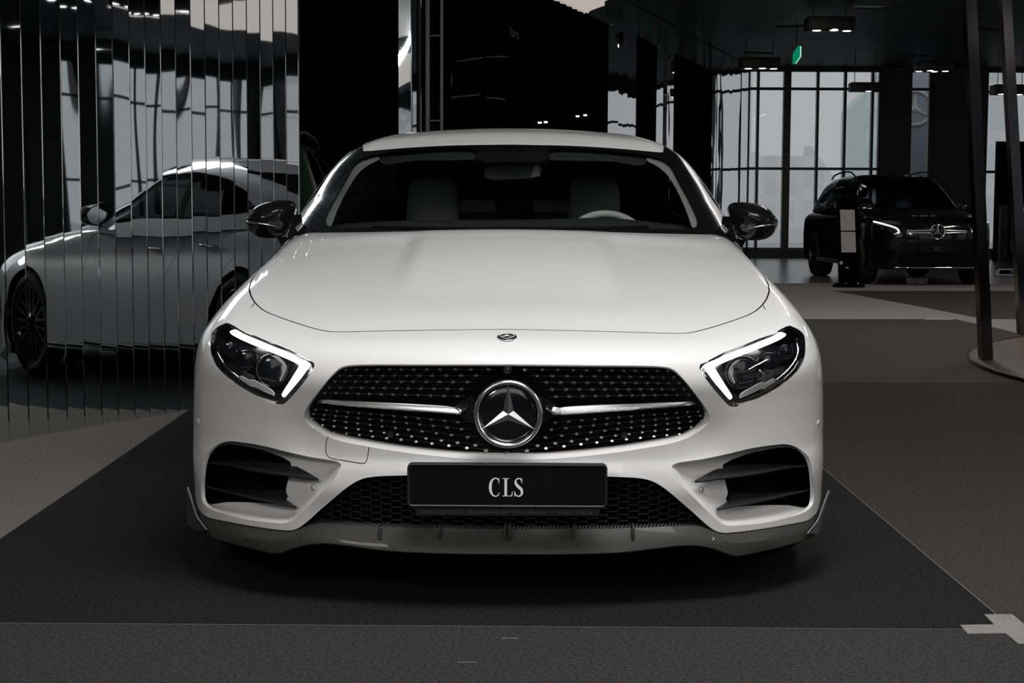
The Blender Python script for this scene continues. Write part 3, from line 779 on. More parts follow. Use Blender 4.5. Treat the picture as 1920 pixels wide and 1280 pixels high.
# ---- headlamps
def lamp_side():
    out = []
    N = low.nrm(low.P)
    cov = low.part('headlamp', tris['lamp'], M['lens'], car, gap=.001, lip=0, sides=True)
    lo = Pl[:-1]
    bez_in = px([(428,611.5),(419,614),(410,619),(404,627),(401.5,638),(401.5,650),(404,663),(410,675),(419,687),(432,700),(447,711.5),(465,722),(485,733),(503,742),(515,747),(524,749),(530,747.5),(536,742),(549,727),(567,705),(580,687.5),(585.5,681.5),(583,679.5),(575,676.5),(562,671),(543,662),(513,649.5),(484,637.5),(456,625.5),(439,615.5)], n=len(lo), closed=True)
    i0 = np.argmin(((lo-sym(on([(428,611)]))[0])**2).sum(1)); lo2 = np.roll(lo, -i0, 0)
    # keep both loops running the same way, matched by nearest start
    bi = sym(on(bez_in, .012)); 
    if np.linalg.norm(lo2[10]-bi[10]) > np.linalg.norm(lo2[-10]-bi[10]): bi = np.roll(bi[::-1], 1, 0)
    V, F = loft([lo2+[0,.0015,0], lo2*.5+bi*.5+[0,.003,0], bi], True)
    o1 = mesh_obj('lamp_bezel', V, F, M['black'], cov[0]); 
    c_ = bi.mean(0); deep = c_+(bi-c_)*[.80,1,.74]+[.0,.075,.0]; 
    V, F = loft([bi, c_+(bi-c_)*[.96,1,.95]+[0,.03,0], deep], True)
    r = fill2d([(p[0], p[2]) for p in deep]); nb = len(V)
    yd = lambda x, z: float(deep[np.argmin((deep[:,0]-x)**2+(deep[:,2]-z)**2),1])
    V = list(V)+[(v[0], yd(*v), v[1]) for v in r[0]]; F = F+[tuple(nb+k for k in f) for f in r[2]]
    o2 = mesh_obj('lamp_bowl', V, F, M['lamp_dark'], cov[0], sharp=50)
    L = [(431,621.5),(436,619),(443,619),(463,626.5),(493,638.5),(528.5,653.5),(558,665.5),(574,672),(586,678.5),(586.5,681.5),(583,688),(571.5,705),(558,720.5),(543.3,737),(535.5,743.5),(530,743.3),(528.5,740.5),(530.5,735),(540,720),(552,701),(560,688),(562,684),(558,681.5),(543,674.5),(513.6,662),(484,650),(454,637),(439.4,629.5),(433,625)]
    lp = curve(L, step=3, closed=True, sharp=(8,21))
    r = fill2d([tuple(p) for p in lp]); pp = np.array([tuple(v) for v in r[0]])
    A = sym(on(pp, .013)); B = A+[0,.012,0]; n = len(A); m = len(lp)
    Fd = [tuple(f) for f in r[2]]+[(i, (i+1) % m, n+(i+1) % m, n+i) for i in range(m)]
    o3 = mesh_obj('daytime_light', np.concatenate([A, B]), Fd, M['drl'], cov[0], smooth=False)
    K = curve([(447.6,706),(452,705),(460.2,709.5),(466,712.5),(475,712.5),(492.8,722),(512,734),(514.4,742.5),(498.8,736),(469,720.7),(451,711)], step=3, closed=True, sharp=(7,))
    r = fill2d([tuple(p) for p in K]); A = sym(on(np.array([tuple(v) for v in r[0]]), .016)); B = A+[0,.01,0]; n = len(A); m = len(K)
    o4 = mesh_obj('indicator_strip', np.concatenate([A, B]), [tuple(f) for f in r[2]]+[(i,(i+1)%m,n+(i+1)%m,n+i) for i in range(m)], M['silver'], cov[0], smooth=False)
    T = sym(on(px([(413,627),(411,632),(407.8,649),(409,661),(418.6,679),(432,694),(446.8,706.5)], step=3), .014))
    V, F = tube_geo(T, np.interp(np.linspace(0,1,len(T)), [0,.15,.4,1], [.001,.0035,.0028,.0014]), 8); o5 = mesh_obj('lamp_trim', V, F, M['chrome'], cov[0])
    o6 = []
    for (p, rr, dd) in (((511,694),.046,.06),((462,675),.028,.05),((430,655),.020,.045)):
        c2 = sym(on([p], dd))[0]
        V, F = lathe_geo([(.0005,-rr*.22),(rr*.5,-rr*.17),(rr*.8,-rr*.09),(rr*.93,-.001),(rr,-.004),(rr*1.06,0),(rr*1.06,.03)], 36, 'y')
        o6.append(mesh_obj('projector_lens', np.array(V)+c2, [f[::-1] for f in F], M['lamp_glass'], cov[0]))
    # slim vanes between the lenses
    V, F = [], []
    for t in np.linspace(0,1,7):
        p0 = sym(on([(420+60*t, 640+25*t)], .05))[0]; add = np.array([p0, p0+[0,.02,-.025]])
        tube_geo(add, .0015, 6, V, F)
    o7 = mesh_obj('lamp_vanes', V, F, M['fin'], cov[0])
    for o in (o1,o2,o3,o4,o5,*o6,o7): mirror_obj(o, parent=cov[1])
M['lamp_glass'] = mat('projector_glass', (.006,.0065,.008), .10, 0, .25, .02, spec=.3)
lamp_side()

# ---- lower side intakes
ip_o = np.array([a for a,b in INTAKE_PAIRS]); ip_i = np.array([b for a,b in INTAKE_PAIRS])
NI = 120
def even(P, n):  # resample keeping pairs in step
    k = np.linspace(0, len(P), n+1)[:-1]; Q = np.concatenate([P, P[:1]])
    return np.stack([np.interp(k, np.arange(len(Q)), Q[:,c]) for c in (0,1)], 1)
co_ = curve(ip_o, n=NI*6, closed=True); 
eo, ei = even(ip_o, NI), even(ip_i, NI)
eo = np.array([co_[np.argmin(((co_-p)**2).sum(1))] for p in eo])
Lo = sym(on(eo))
depth = np.interp(ei[:,0], [380,400,440,500,545], [.075,.10,.12,.13,.12])
tmp = sym(on(eo*.999+ei*.001, 0))
yi = Lo[:,1]+depth*0+0
ybase = sym(on(ei))[:,1]
Li = sym(px_at(ei, ybase+np.interp(ei[:,0], [380,400,440,500,546], [.055,.075,.085,.085,.070])))
dirn = Li-Lo
r0 = Lo+dirn*.0; r1 = Lo+dirn*.04+[0,.006,0]; r2 = Lo+dirn*.13+[0,.020,0]; r3 = Lo+dirn*.30+[0,.024,0]; r4 = Lo+dirn*.62+[0,.016,0]
V, F = loft([r0, r1, r2, r3, r4, Li], True)
o1 = mesh_obj('intake_surround', V, F, M['paint'], bumper, sharp=60); mirror_obj(o1)
back = Li+[0,.10,0]
r = fill2d([(p[0], p[2]) for p in back]); V, F = loft([Li, back], True); nb = len(V)
V = list(V)+[(v[0], float(back[np.argmin((back[:,0]-v[0])**2+(back[:,2]-v[1])**2),1]), v[1]) for v in r[0]]; F = F+[tuple(nb+k for k in f) for f in r[2]]
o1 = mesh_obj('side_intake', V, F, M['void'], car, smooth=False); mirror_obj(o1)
intakes = (o1, [o for o in C.objects if o.name.startswith('side_intake')][-1])
intakes = [o for o in C.objects if o.name.startswith('side_intake')]
def fin(front, rear):
    fr = curve(front, n=40); re = curve(rear, n=40)
    yf = np.interp(fr[:,0], [385,420,480,560,600], [.60,.36,.235,.135,.10])
    yf = sym(on(fr))[:,1]+np.interp(fr[:,0], [380,400,430,500,560,600], [.05,.04,.03,.025,.022,.016])
    A = sym(px_at(fr, yf)); B = sym(px_at(re, yf+np.interp(fr[:,0], [380,430,540,575,600], [.10,.085,.06,.02,.004])))
    w = np.linspace(1,0,40)[:,None]; A2 = A+[0,0,-.006]; 
    V, F = loft([B, A*.9+B*.1+[0,0,.0008], A, A+[0,.002,-.004], B+[0,0,-.006]])
    o = mesh_obj('intake_fin', V, F, M['fin'], intakes[0], sharp=35); mirror_obj(o, parent=intakes[1])
fin([(386,864),(402,867.5),(428,870.8),(471,880.6),(515,887.6),(558.7,893.7),(578,897),(592,898),(597,897.5)], [(390,861),(410,862),(427,862.5),(470,864),(510,866),(543,868.5),(556,874),(575,884),(596.5,896.8)])
fin([(383,910),(390,912),(412,918),(449,927.6),(493,938),(520,943.5),(537,947),(550,949),(556,948.8)], [(384,908),(400,911),(427,914),(465,917),(500,918.5),(533,920),(538,929),(547,940),(555.5,948)])

# ---- lower mesh, splitter
lowm = []
xg = np.arange(-.56, .5601, .0285)
Vm, Fm = [], []
def inpoly(x, z):
    return inside(MESHP, np.array([[abs(x), z]]))[0]
mp = sym(on([(951.7,892),(740,893),(700,895.5),(678,900),(660,909),(620,941),(600,958),(583,974),(580,984),(600,983),(700,989),(800,993),(951.7,996)], .03)); MESHP = mp[:,[0,2]]
def my(x, z): return float(PLAN(abs(x))+NOSE(z+.0255))+.030
dz = .0185
for i, x in enumerate(xg):
    for k in range(15):
        z = .17+k*dz+(dz/2 if i % 2 else 0)
        if not inpoly(x, z): continue
        a_ = np.array([x-.0105, my(x-.0105,z), z]); b_ = np.array([x+.0105, my(x+.0105,z), z])
        tube_geo([a_, b_], .0017, 5, Vm, Fm)
        for s in (1,-1):
            for up_ in (1,-1):
                e = np.array([x+s*(.0285-.0105), my(x+s*.018,z), z+up_*dz/2])
                p0 = b_ if s > 0 else a_
                if up_ > 0: tube_geo([p0, e], .0013, 4, Vm, Fm, caps=False)
                else: tube_geo([p0+[0,.006,0], e+[0,.006,0]], .0010, 4, Vm, Fm, caps=False)
mb = np.concatenate([mp, (mp*[-1,1,1])[::-1][1:-1]]); r = fill2d([(p[0], p[2]) for p in mb])
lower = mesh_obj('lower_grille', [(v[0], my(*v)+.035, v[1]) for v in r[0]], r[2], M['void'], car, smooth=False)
M['mesh_bar'] = mat('mesh_grey', (.024,.024,.026), .5, spec=.3)
mesh_obj('mesh_pattern', Vm, Fm, M['mesh_bar'], lower)
sk = curve([(p[0],p[1]) for p in SKIRT], step=4)
# turned-in edge under the painted skirt
V, F = loft([Ps[1:-1], Ps[1:-1]+[0,.012,-.002], Ps[1:-1]+[0,.05,.004]])
o1 = mesh_obj('skirt_edge', V, F, M['paint'], bumper, sharp=60); mirror_obj(o1)

tp = curve([(951.7,992.5),(816,990),(763,988.8),(700,986.4),(635,982.5),(600,981.5),(585,983),(566,988.5),(543,994.5),(519,993),(471,986),(440,980.5),(412,975),(392,970.5),(378,962)], step=2)
btm = curve([(951.7,1038),(848,1037),(731,1032),(660,1023),(613,1018),(580,1019.5),(559,1024),(537,1031.5),(521,1036),(506,1035),(471,1027),(432,1017),(395,1005),(372,994)], step=2)
X = np.concatenate([np.linspace(951.7,620,36), np.linspace(612,376,60)])
Yt = np.interp(-X, -tp[:,0], tp[:,1]); Yb = np.interp(-X, -btm[:,0], btm[:,1])
PT = np.column_stack([X, Yt]); PB = np.column_stack([X, Yb])
A = sym(on(PT, .004)); A[0,0] = 0
off = np.interp(X, [372,400,480,560,700,952], [-.012,-.022,-.030,-.030,-.034,-.040])
Bm = np.concatenate([sym(on(PB[i:i+1], off[i])) for i in range(len(X))]); Bm[0,0] = 0
fr_ = np.interp(X, [372,412,470,545,600,660,952], [.5,.42,.50,.35,.5,.45,.42])[:,None]
Mi = A*(1-fr_)+Bm*fr_+np.column_stack([0*X, -np.interp(X, [372,412,470,545,600,660,952], [.004,.006,.014,.012,.006,.004,.002]), 0*X])
rows = [A+[0,.03,.004], A, A*.5+Mi*.5+[0,-.001,0], Mi, Bm*.5+Mi*.5+[0,-.002,0], Bm, Bm+[0,.004,-.004], Bm+[0,.25,.004]]
full_rows = [np.concatenate([q[::-1], (q*[-1,1,1])[1:]]) for q in rows]
V, F = loft(full_rows); split = mesh_obj('front_splitter', V, F, M['carbon'], car, sharp=28)
for xx in (713,825,946,956,1075,1187):
    c_ = on([(xx, 1000)], -.012)[0]
    bm = bmesh.new(); add_box(bm, (c_[0], c_[1]+.028, c_[2]+.002), (.009,.075,.036), bevel=.003); bm_obj('splitter_strut', bm, M['carbon'], split)
# end winglets
Wg = [(353,913),(357,925),(364,948),(371,969),(388,993),(372,995),(354,982),(351,950)]
y_w = np.array([.66,.60,.50,.42,.32,.34,.56,.66]); wl = px_at(Wg, y_w); wl[:,0] = np.abs(wl[:,0])
c_ = wl.mean(0); n = len(wl); V = list(wl)+list(wl+[.005,0.0,0]); F = [tuple(range(n)), tuple(range(2*n-1,n-1,-1))]+[(i,(i+1)%n,n+(i+1)%n,n+i) for i in range(n)]
bm = bmesh.new(); vv = [bm.verts.new(v) for v in V]; [bm.faces.new([vv[k] for k in f]) for f in F]
o1 = bm_obj('winglet', bm, M['satin'], split, smooth=False); mirror_obj(o1)
V, F = tube_geo(curve(wl[[0,1,2,3,4]], n=20), .0009, 8); o1 = mesh_obj('winglet_highlight', V, F, M['silver'], split); mirror_obj(o1)  # highlight along the winglet's rim, painted in as a silver line

# ---- number plate, tow cover, sensors
pc = px_at([(763.5,868.5),(1138.5,869.5),(1137.5,951),(765,949.5)], -.028)
plate_c = pc.mean(0); pw, ph = pc[1,0]-pc[0,0], pc[0,2]-pc[3,2]
def rrect(w, h, r, n=6):
    out = []
    for cx, cz, a0 in ((w/2-r,h/2-r,0),(-w/2+r,h/2-r,90),(-w/2+r,-h/2+r,180),(w/2-r,-h/2+r,270)):
        for k in range(n+1):
            a = math.radians(a0+90*k/n); out.append((cx+r*math.cos(a), cz+r*math.sin(a)))
    return out
pl = prism('number_plate', rrect(pw-.006, ph-.006, .008), lambda u, v, d: (plate_c[0]+u, plate_c[1]-d, plate_c[2]+v), .004, M['plate'], car)
fo, fi_ = np.array(rrect(pw, ph+.0, .012)), np.array(rrect(pw-.012, ph-.012, .008))
fo3 = lambda q, y: np.column_stack([plate_c[0]+q[:,0], np.full(len(q), y), plate_c[2]+q[:,1]])
V, F = loft([fo3(fo, plate_c[1]+.022), fo3(fo, plate_c[1]-.007), fo3(fi_*.5+fo*.5, plate_c[1]-.0085), fo3(fi_, plate_c[1]-.006), fo3(fi_, plate_c[1]+.004)], True)
mesh_obj('plate_frame', V, F, M['fin'], pl, sharp=40)
lp_ = px_at([(776,951),(1127,952),(1122,967),(782,966)], -.024)
bm = bmesh.new(); f = bm.faces.new([bm.verts.new(v) for v in lp_]); ext = bmesh.ops.extrude_face_region(bm, geom=[f]); bmesh.ops.translate(bm, vec=(0,.012,0), verts=[v for v in ext['geom'] if isinstance(v, bmesh.types.BMVert)])
bm_obj('dealer_strip', bm, M['satin'], pl, smooth=False)
for xx in (.2,-.2): box_obj('plate_bracket', (xx, plate_c[1]+.04, plate_c[2]+.02), (.05,.06,.05), M['satin'], pl)
def text_mesh(name, s, size, loc, m, parent, width=None, rotz=0.0, align='CENTER', ext=.0004):
    cu = bpy.data.curves.new(name, 'FONT'); cu.body = s; cu.size = 1.0; cu.extrude = ext/size; cu.align_x = align; cu.align_y = 'CENTER'
    o = bpy.data.objects.new(name, cu); C.objects.link(o); bpy.context.view_layer.update()
    me = bpy.data.meshes.new_from_object(o.evaluated_get(bpy.context.evaluated_depsgraph_get()))
    bpy.data.objects.remove(o)
    V = np.empty(len(me.vertices)*3); me.vertices.foreach_get('co', V); V = V.reshape(-1,3)*size
    if width and len(V): V[:,0] *= width/(V[:,0].max()-V[:,0].min())
    me.transform(Matrix.Diagonal((1,1,1,1))); me.vertices.foreach_set('co', V.ravel())
    me.materials.clear(); me.materials.append(m)
    o = bpy.data.objects.new(name, me); o.rotation_euler = (PI/2, 0, rotz); o.location = loc; return link(o, parent)
def stroke(pts, ws, n=40):
    """flat pen stroke of changing width"""
    P = curve(pts, n=n); w = np.interp(np.linspace(0,1,n), np.linspace(0,1,len(ws)), ws)
    T = np.gradient(P, axis=0); T /= np.linalg.norm(T, axis=1)[:,None]; N = np.column_stack([-T[:,1], T[:,0]])
    return P+N*w[:,None]/2, P-N*w[:,None]/2
def serif_word(name, letters, scale, origin, m, parent, d=.0012):
    V, F = [], []
    for ox, L in letters:
        for st in L:
            if st[0] == 'p':
                b = len(V); V += [(ox+x, z) for x, z in st[1]]; F.append(tuple(range(b, len(V))))
            else:
                a, c = stroke(st[1], st[2]); b = len(V); k = len(a)
                V += [(ox+x, z) for x, z in a]+[(ox+x, z) for x, z in c]
                F += [(b+i, b+i+1, b+k+i+1, b+k+i) for i in range(k-1)]
    V3 = [(origin[0]+x*scale, origin[1]-d, origin[2]+z*scale) for x, z in V]
    return mesh_obj(name, V3, F, m, parent, smooth=False)
Cc = [('s', [(.56,.80),(.50,.92),(.36,.985),(.20,.90),(.10,.70),(.08,.5),(.10,.30),(.20,.10),(.36,.015),(.50,.07),(.58,.20)], [.045,.065,.065,.11,.145,.155,.145,.11,.065,.055,.04]), ('p', [(.53,.99),(.565,.99),(.575,.70),(.545,.70)])]
Ll = [('p', [(.13,.03),(.27,.03),(.27,.97),(.13,.97)]), ('p', [(.02,.95),(.38,.95),(.38,.985),(.02,.985)]), ('p', [(.02,.015),(.56,.015),(.56,.05),(.02,.05)]), ('p', [(.50,.015),(.56,.015),(.585,.27),(.555,.27)])]
Ss = [('s', [(.44,.80),(.39,.93),(.27,.98),(.14,.91),(.10,.77),(.17,.62),(.30,.50),(.42,.38),(.46,.22),(.40,.08),(.26,.02),(.12,.09),(.06,.24)], [.045,.065,.06,.085,.13,.155,.165,.155,.13,.085,.06,.065,.045]), ('p', [(.425,.99),(.46,.99),(.465,.72),(.435,.72)]), ('p', [(.035,.01),(.07,.01),(.065,.30),(.035,.30)])]
Ee = [('p', [(.13,.03),(.27,.03),(.27,.97),(.13,.97)]), ('p', [(.02,.95),(.54,.95),(.54,.985),(.02,.985)]), ('p', [(.02,.015),(.58,.015),(.58,.05),(.02,.05)]), ('p', [(.27,.485),(.42,.485),(.42,.52),(.27,.52)]), ('p', [(.52,.015),(.58,.015),(.60,.24),(.57,.24)]), ('p', [(.50,.985),(.54,.985),(.545,.78),(.52,.78)])]
Gg = Cc+[('p', [(.46,.03),(.58,.05),(.58,.42),(.46,.42)]), ('p', [(.38,.40),(.64,.40),(.64,.435),(.38,.435)])]
LH = .0485
wx = px_at([(919,929)], plate_c[1]-.004)[0]
serif_word('plate_lettering', [(0,Cc),(.70,Ll),(1.36,Ss)], LH*.705, (0,0,0), M['white_ink'], pl) if False else None
lt = serif_word('plate_lettering', [(0-.07,Cc),(.66,Ll),(1.30,Ss)], 1.0, (0,0,0), M['white_ink'], pl, d=0)
for v in lt.data.vertices: v.co = (wx[0]+v.co.x*.0485, plate_c[1]-.0052, wx[2]-.002+v.co.z*.0505)
t0 = px_at([(906,960)], -.026)[0]
text_mesh('dealer_lettering', 'Авилон ЛЕГЕНДА - Оoициальный дилер Mercedes-Benz', .0125, (t0[0], -.0255, t0[2]), M['grey_ink'], pl, width=.343)
q_ = px_at([(882.5,954.8),(883.6,954.8),(883.6,965.2),(882.5,965.2)], -.0260); mesh_obj('dealer_lettering', q_, [(0,1,2,3)], M['grey_ink'], pl, smooth=False)
t0 = px_at([(1079.5,961)], -.026)[0]
text_mesh('phone_lettering', '8 495 730 40 04', .0125, (t0[0], -.0255, t0[2]), M['grey_ink'], pl, width=.090)
# towing-eye cover seam, on one side only
TOW = [(616,818),(612.5,826),(611,843),(612,850),(618,857.5),(647.5,863.5),(676,868),(683,868.2),(687,864),(689,857),(692,838)]
Pt = on(px(TOW, step=3)); 
strip_on(g_low, Pt, .0022, .0006, 'towing_eye_seam', M['fin'], bumper)
from mathutils.bvhtree import BVHTree
pock = [o for o in C.objects if o.name.startswith('intake_surround')]
for p, r_ in (((588,913.5),.0080),((1314,917.5),.0080)):
    o_, d_ = px_car([p]); best = None
    for ob in pock:
        t = BVHTree.FromPolygons([tuple(v.co) for v in ob.data.vertices], [tuple(q.vertices) for q in ob.data.polygons])
        h = t.ray_cast(Vector(o_[0]), Vector(d_[0]).normalized())
        if h[0] is not None: best = h
    n_ = best[1] if best[1].y < 0 else -best[1]; qq = Vector((0,-1,0)).rotation_difference(n_).to_matrix(); best = (best[0]+n_*.0014,)+tuple(best[1:])
    V, F = tube_geo([tuple(qq@Vector((r_*math.cos(a), -.0002, r_*math.sin(a)))+best[0]) for a in np.linspace(0,2*PI,33)[:-1]], .0008, 6, closed=True)
    sn = mesh_obj('parking_sensor', V, F, M['fin'], bumper)
    V, F = lathe_geo([(.0005,-.0004),(r_*.9,-.0004),(r_*.92,.0005)], 28, 'y'); mesh_obj('sensor_face', [tuple(qq@Vector(v)+best[0]) for v in V], [f[::-1] for f in F], M['paint'], sn)
for p in ((372,790),(1534,793)):
    c_ = on([p])[0]; n_ = Vector(grad(g_low, c_[None])[0]); qq = Vector((0,-1,0)).rotation_difference(n_).to_matrix()
    V, F = lathe_geo([(.0005,-.002),(.009,-.0016),(.010,.002)], 24, 'y')
    mesh_obj('parking_sensor', [tuple(qq@Vector(v)+Vector(c_)) for v in V], [f[::-1] for f in F], M['paint'], bumper)
M['mirror_back'] = mat('mirror_back', (.16,.16,.165), .5)
M['shelf'] = mat('pale_shelf', (.88,.87,.83), .7)
M['wheel_grey'] = mat('steering_grey', (.45,.45,.43), .6)
# ---- wheels
def make_wheel(parent, x, y, side, R=.345, w=.262, rim_r=.262, mats=None, spokes=10):
    mt = mats or (M['rubber'], M['rim'], M['rim_edge'], M['brake'])
    c = np.array([x, y, R])
    hw = w/2
    prof = [(rim_r-.004,-hw+.012),(rim_r+.012,-hw+.002),(R-.05,-hw-.004),(R-.018,-hw+.006),(R-.004,-hw+.03),(R,-hw+.06),(R,0),(R,hw-.06),(R-.004,hw-.03),(R-.018,hw-.006),(R-.05,hw+.004),(rim_r+.012,hw-.002),(rim_r-.004,hw-.012)]
    V, F = lathe_geo(prof, 64, 'x'); tyre = mesh_obj('wheel', np.array(V)*[side,1,1]+c, F if side > 0 else [f[::-1] for f in F], mt[0], parent)
    V, F = lathe_geo([(rim_r-.005,-hw+.02),(rim_r-.02,-hw+.03),(rim_r-.03,0),(rim_r-.02,hw-.03),(rim_r-.004,hw-.014),(rim_r-.001,hw-.010),(rim_r-.004,hw-.006),(rim_r-.02,hw-.012),(rim_r-.024,hw-.03)], 64, 'x')
    mesh_obj('rim', np.array(V)*[side,1,1]+c, F, mt[1], tyre, sharp=40)
    V, F = lathe_geo([(rim_r-.010,hw-.0095),(rim_r-.004,hw-.007),(rim_r-.010,hw-.0075)], 64, 'x'); mesh_obj('rim_edge', np.array(V)*[side,1,1]+c, F, mt[2], tyre)
    V, F, Ve, Fe = [], [], [], []
    for k in range(spokes):
        for s in (-1, 1):
            a0 = 2*PI*(k+.5)/spokes; a1 = a0+s*.17
            p0 = np.array([hw-.045, .05*math.cos(a0), .05*math.sin(a0)]); p1 = np.array([hw-.020, (rim_r-.02)*math.cos(a1), (rim_r-.02)*math.sin(a1)])
            t = np.array([0, -math.sin(a0), math.cos(a0)])
            for VV, FF, hw_, dx in ((V, F, .0085, 0), (Ve, Fe, .0045, .001)):
                b = len(VV)
                for p, hh in ((p0, hw_*1.3), (p1, hw_)):
                    VV += [p+t*hh+[dx,0,0], p-t*hh+[dx,0,0], p-t*hh*1.2-[.025,0,0], p+t*hh*1.2-[.025,0,0]]
                FF += [(b,b+1,b+5,b+4),(b+1,b+2,b+6,b+5),(b+3,b,b+4,b+7),(b+2,b+3,b+7,b+6)]
    mesh_obj('spokes', np.array(V)*[side,1,1]+c, F if side < 0 else [f[::-1] for f in F], mt[1], tyre, smooth=False)
    mesh_obj('spoke_face', np.array(Ve)*[side,1,1]+c, [f for f in Fe[::4]], mt[2], tyre, smooth=False)
    V, F = lathe_geo([(.0005,hw-.030),(.03,hw-.031),(.036,hw-.036),(.062,hw-.042),(.068,hw-.07)], 36, 'x'); mesh_obj('hub_cap', np.array(V)*[side,1,1]+c, F, mt[1], tyre)
    V, F = lathe_geo([(.06,.0),(.185,.0),(.185,.03),(.06,.03)], 48, 'x'); mesh_obj('brake_disc', np.array(V)*[side,1,1]+c, F, mt[3], tyre, smooth=False)
    return tyre
for s in (1,-1):
    make_wheel(car, s*.805, WF[0], s); make_wheel(car, s*.815, WR[0], s)
# wheel housings and floor pan
for s in (1,-1):
    for (yc, zc_) in (WF, WR):
        V, F = [], []
        for a in np.linspace(-.35, PI+.35, 30):
            for xx in (.62, .90): V.append((s*xx, yc+.40*math.cos(a), zc_+.40*math.sin(a)))
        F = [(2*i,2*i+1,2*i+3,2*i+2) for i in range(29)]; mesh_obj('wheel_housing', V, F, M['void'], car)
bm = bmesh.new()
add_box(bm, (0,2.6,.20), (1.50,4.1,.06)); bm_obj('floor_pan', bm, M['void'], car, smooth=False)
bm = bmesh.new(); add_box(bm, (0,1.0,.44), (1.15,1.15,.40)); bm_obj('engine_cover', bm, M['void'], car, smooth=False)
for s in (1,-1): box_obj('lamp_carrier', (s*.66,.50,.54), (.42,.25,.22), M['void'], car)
for s in (1,-1):
    V, F = loft([[(s*.79,1.3,.23),(s*.79,1.6,.2),(s*.80,2.5,.2),(s*.80,3.4,.23)], [(s*.79,1.3,.80),(s*.79,1.6,.86),(s*.80,2.5,.88),(s*.80,3.4,.88)]]); mesh_obj('door_lining', V, F, M['leather'], car)

# ---- door handles, sill strip, tail lamps
for y0, z0 in ((2.60,.835),(3.38,.855)):
    P = low.from_side(np.column_stack([np.linspace(y0-.11,y0+.11,12), np.full(12,z0)]))
    P = P+np.array([1,0,0])*np.interp(np.linspace(0,1,12),[0,.15,.85,1],[.004,.028,.028,.004])[:,None]
    V, F = tube_geo(P, np.interp(np.linspace(0,1,12),[0,.2,.8,1],[.008,.012,.012,.008]), 10)
    for s in (1,-1):
        o = mesh_obj('door_handle', np.array(V)*[s,1,1], F if s > 0 else [f[::-1] for f in F], M['chrome_soft'], (front_doors if y0 < 3 else rear_doors)[0 if s > 0 else 1])
for s in (1,-1):
    P = low.from_side(curve([(1.36,.235),(2.3,.228),(3.38,.238)], n=20)); V, F = tube_geo((P+[.004,0,0])*[s,1,1], .014, 8); mesh_obj('sill_trim', V, F, M['satin'], car)
M['red'] = mat('tail_lamp_red', (.35,.01,.02), .15, 0, 1)
xs_t = np.linspace(.42,.84,16); P = np.concatenate([hit(g_low, np.array([[x,5.4,.80+.06*(x-.42)]]), np.array([[0,-1.0,0]]), 0, 2.2, 300)[0] for x in xs_t])
Vr, Fr = loft([P+[0,.006,.035], P+[0,.014,.02], P+[0,.014,-.02], P+[0,.006,-.035]])
o1 = mesh_obj('tail_lamp', Vr, Fr, M['red'], car); mirror_obj(o1)

# ---- door mirrors
MO = [(461.7,409.7),(465,403),(470,398),(477,389),(487.5,382.8),(502.5,378),(517.5,375.6),(534,375),(546.6,377),(552,382.5),(554,388),(551,402),(547.5,420),(543.5,428),(538,437),(530,443),(513.7,446.3),(497,446.3),(482.8,443),(471.5,435),(465,424),(462,416)]
mo = curve(MO, n=48, closed=True); YM = 1.80
ring = px_at(mo, YM); ring[:,0] = np.abs(ring[:,0]); mc = ring.mean(0)
rows, carb = [], []
zs = np.array([0, .13, .26, .40, .54, .68, .80, .90, .97, 1.0])
for q in zs:
    sc = math.sin(q*PI/2)**.85; dy = -.115*math.cos(q*PI/2)
    rows.append(mc+[.015*(1-sc),0,0]+(ring-mc)*[max(sc,.02),1,max(sc,.02)]+[0,dy,0])
rows += [mc+(ring-mc)*[.985,1,.98]+[0,.05,0], mc+(ring-mc)*[.94,1,.93]+[0,.062,0], mc+(ring-mc)*[.88,1,.86]+[0,.055,0]]
V, F = loft(rows, True); F.append(tuple(range(len(ring)))[::-1])
Va = np.array(V); nl = (len(rows)-1)*48
cz = mc[2]-.012
up_f = [f for f in F if Va[list(f)].mean(0)[2] >= cz-.05*(abs(Va[list(f)].mean(0)[0]-mc[0]-.0)/.1)*0]; lo_f = [f for f in F if f not in set(up_f)]
mir = []
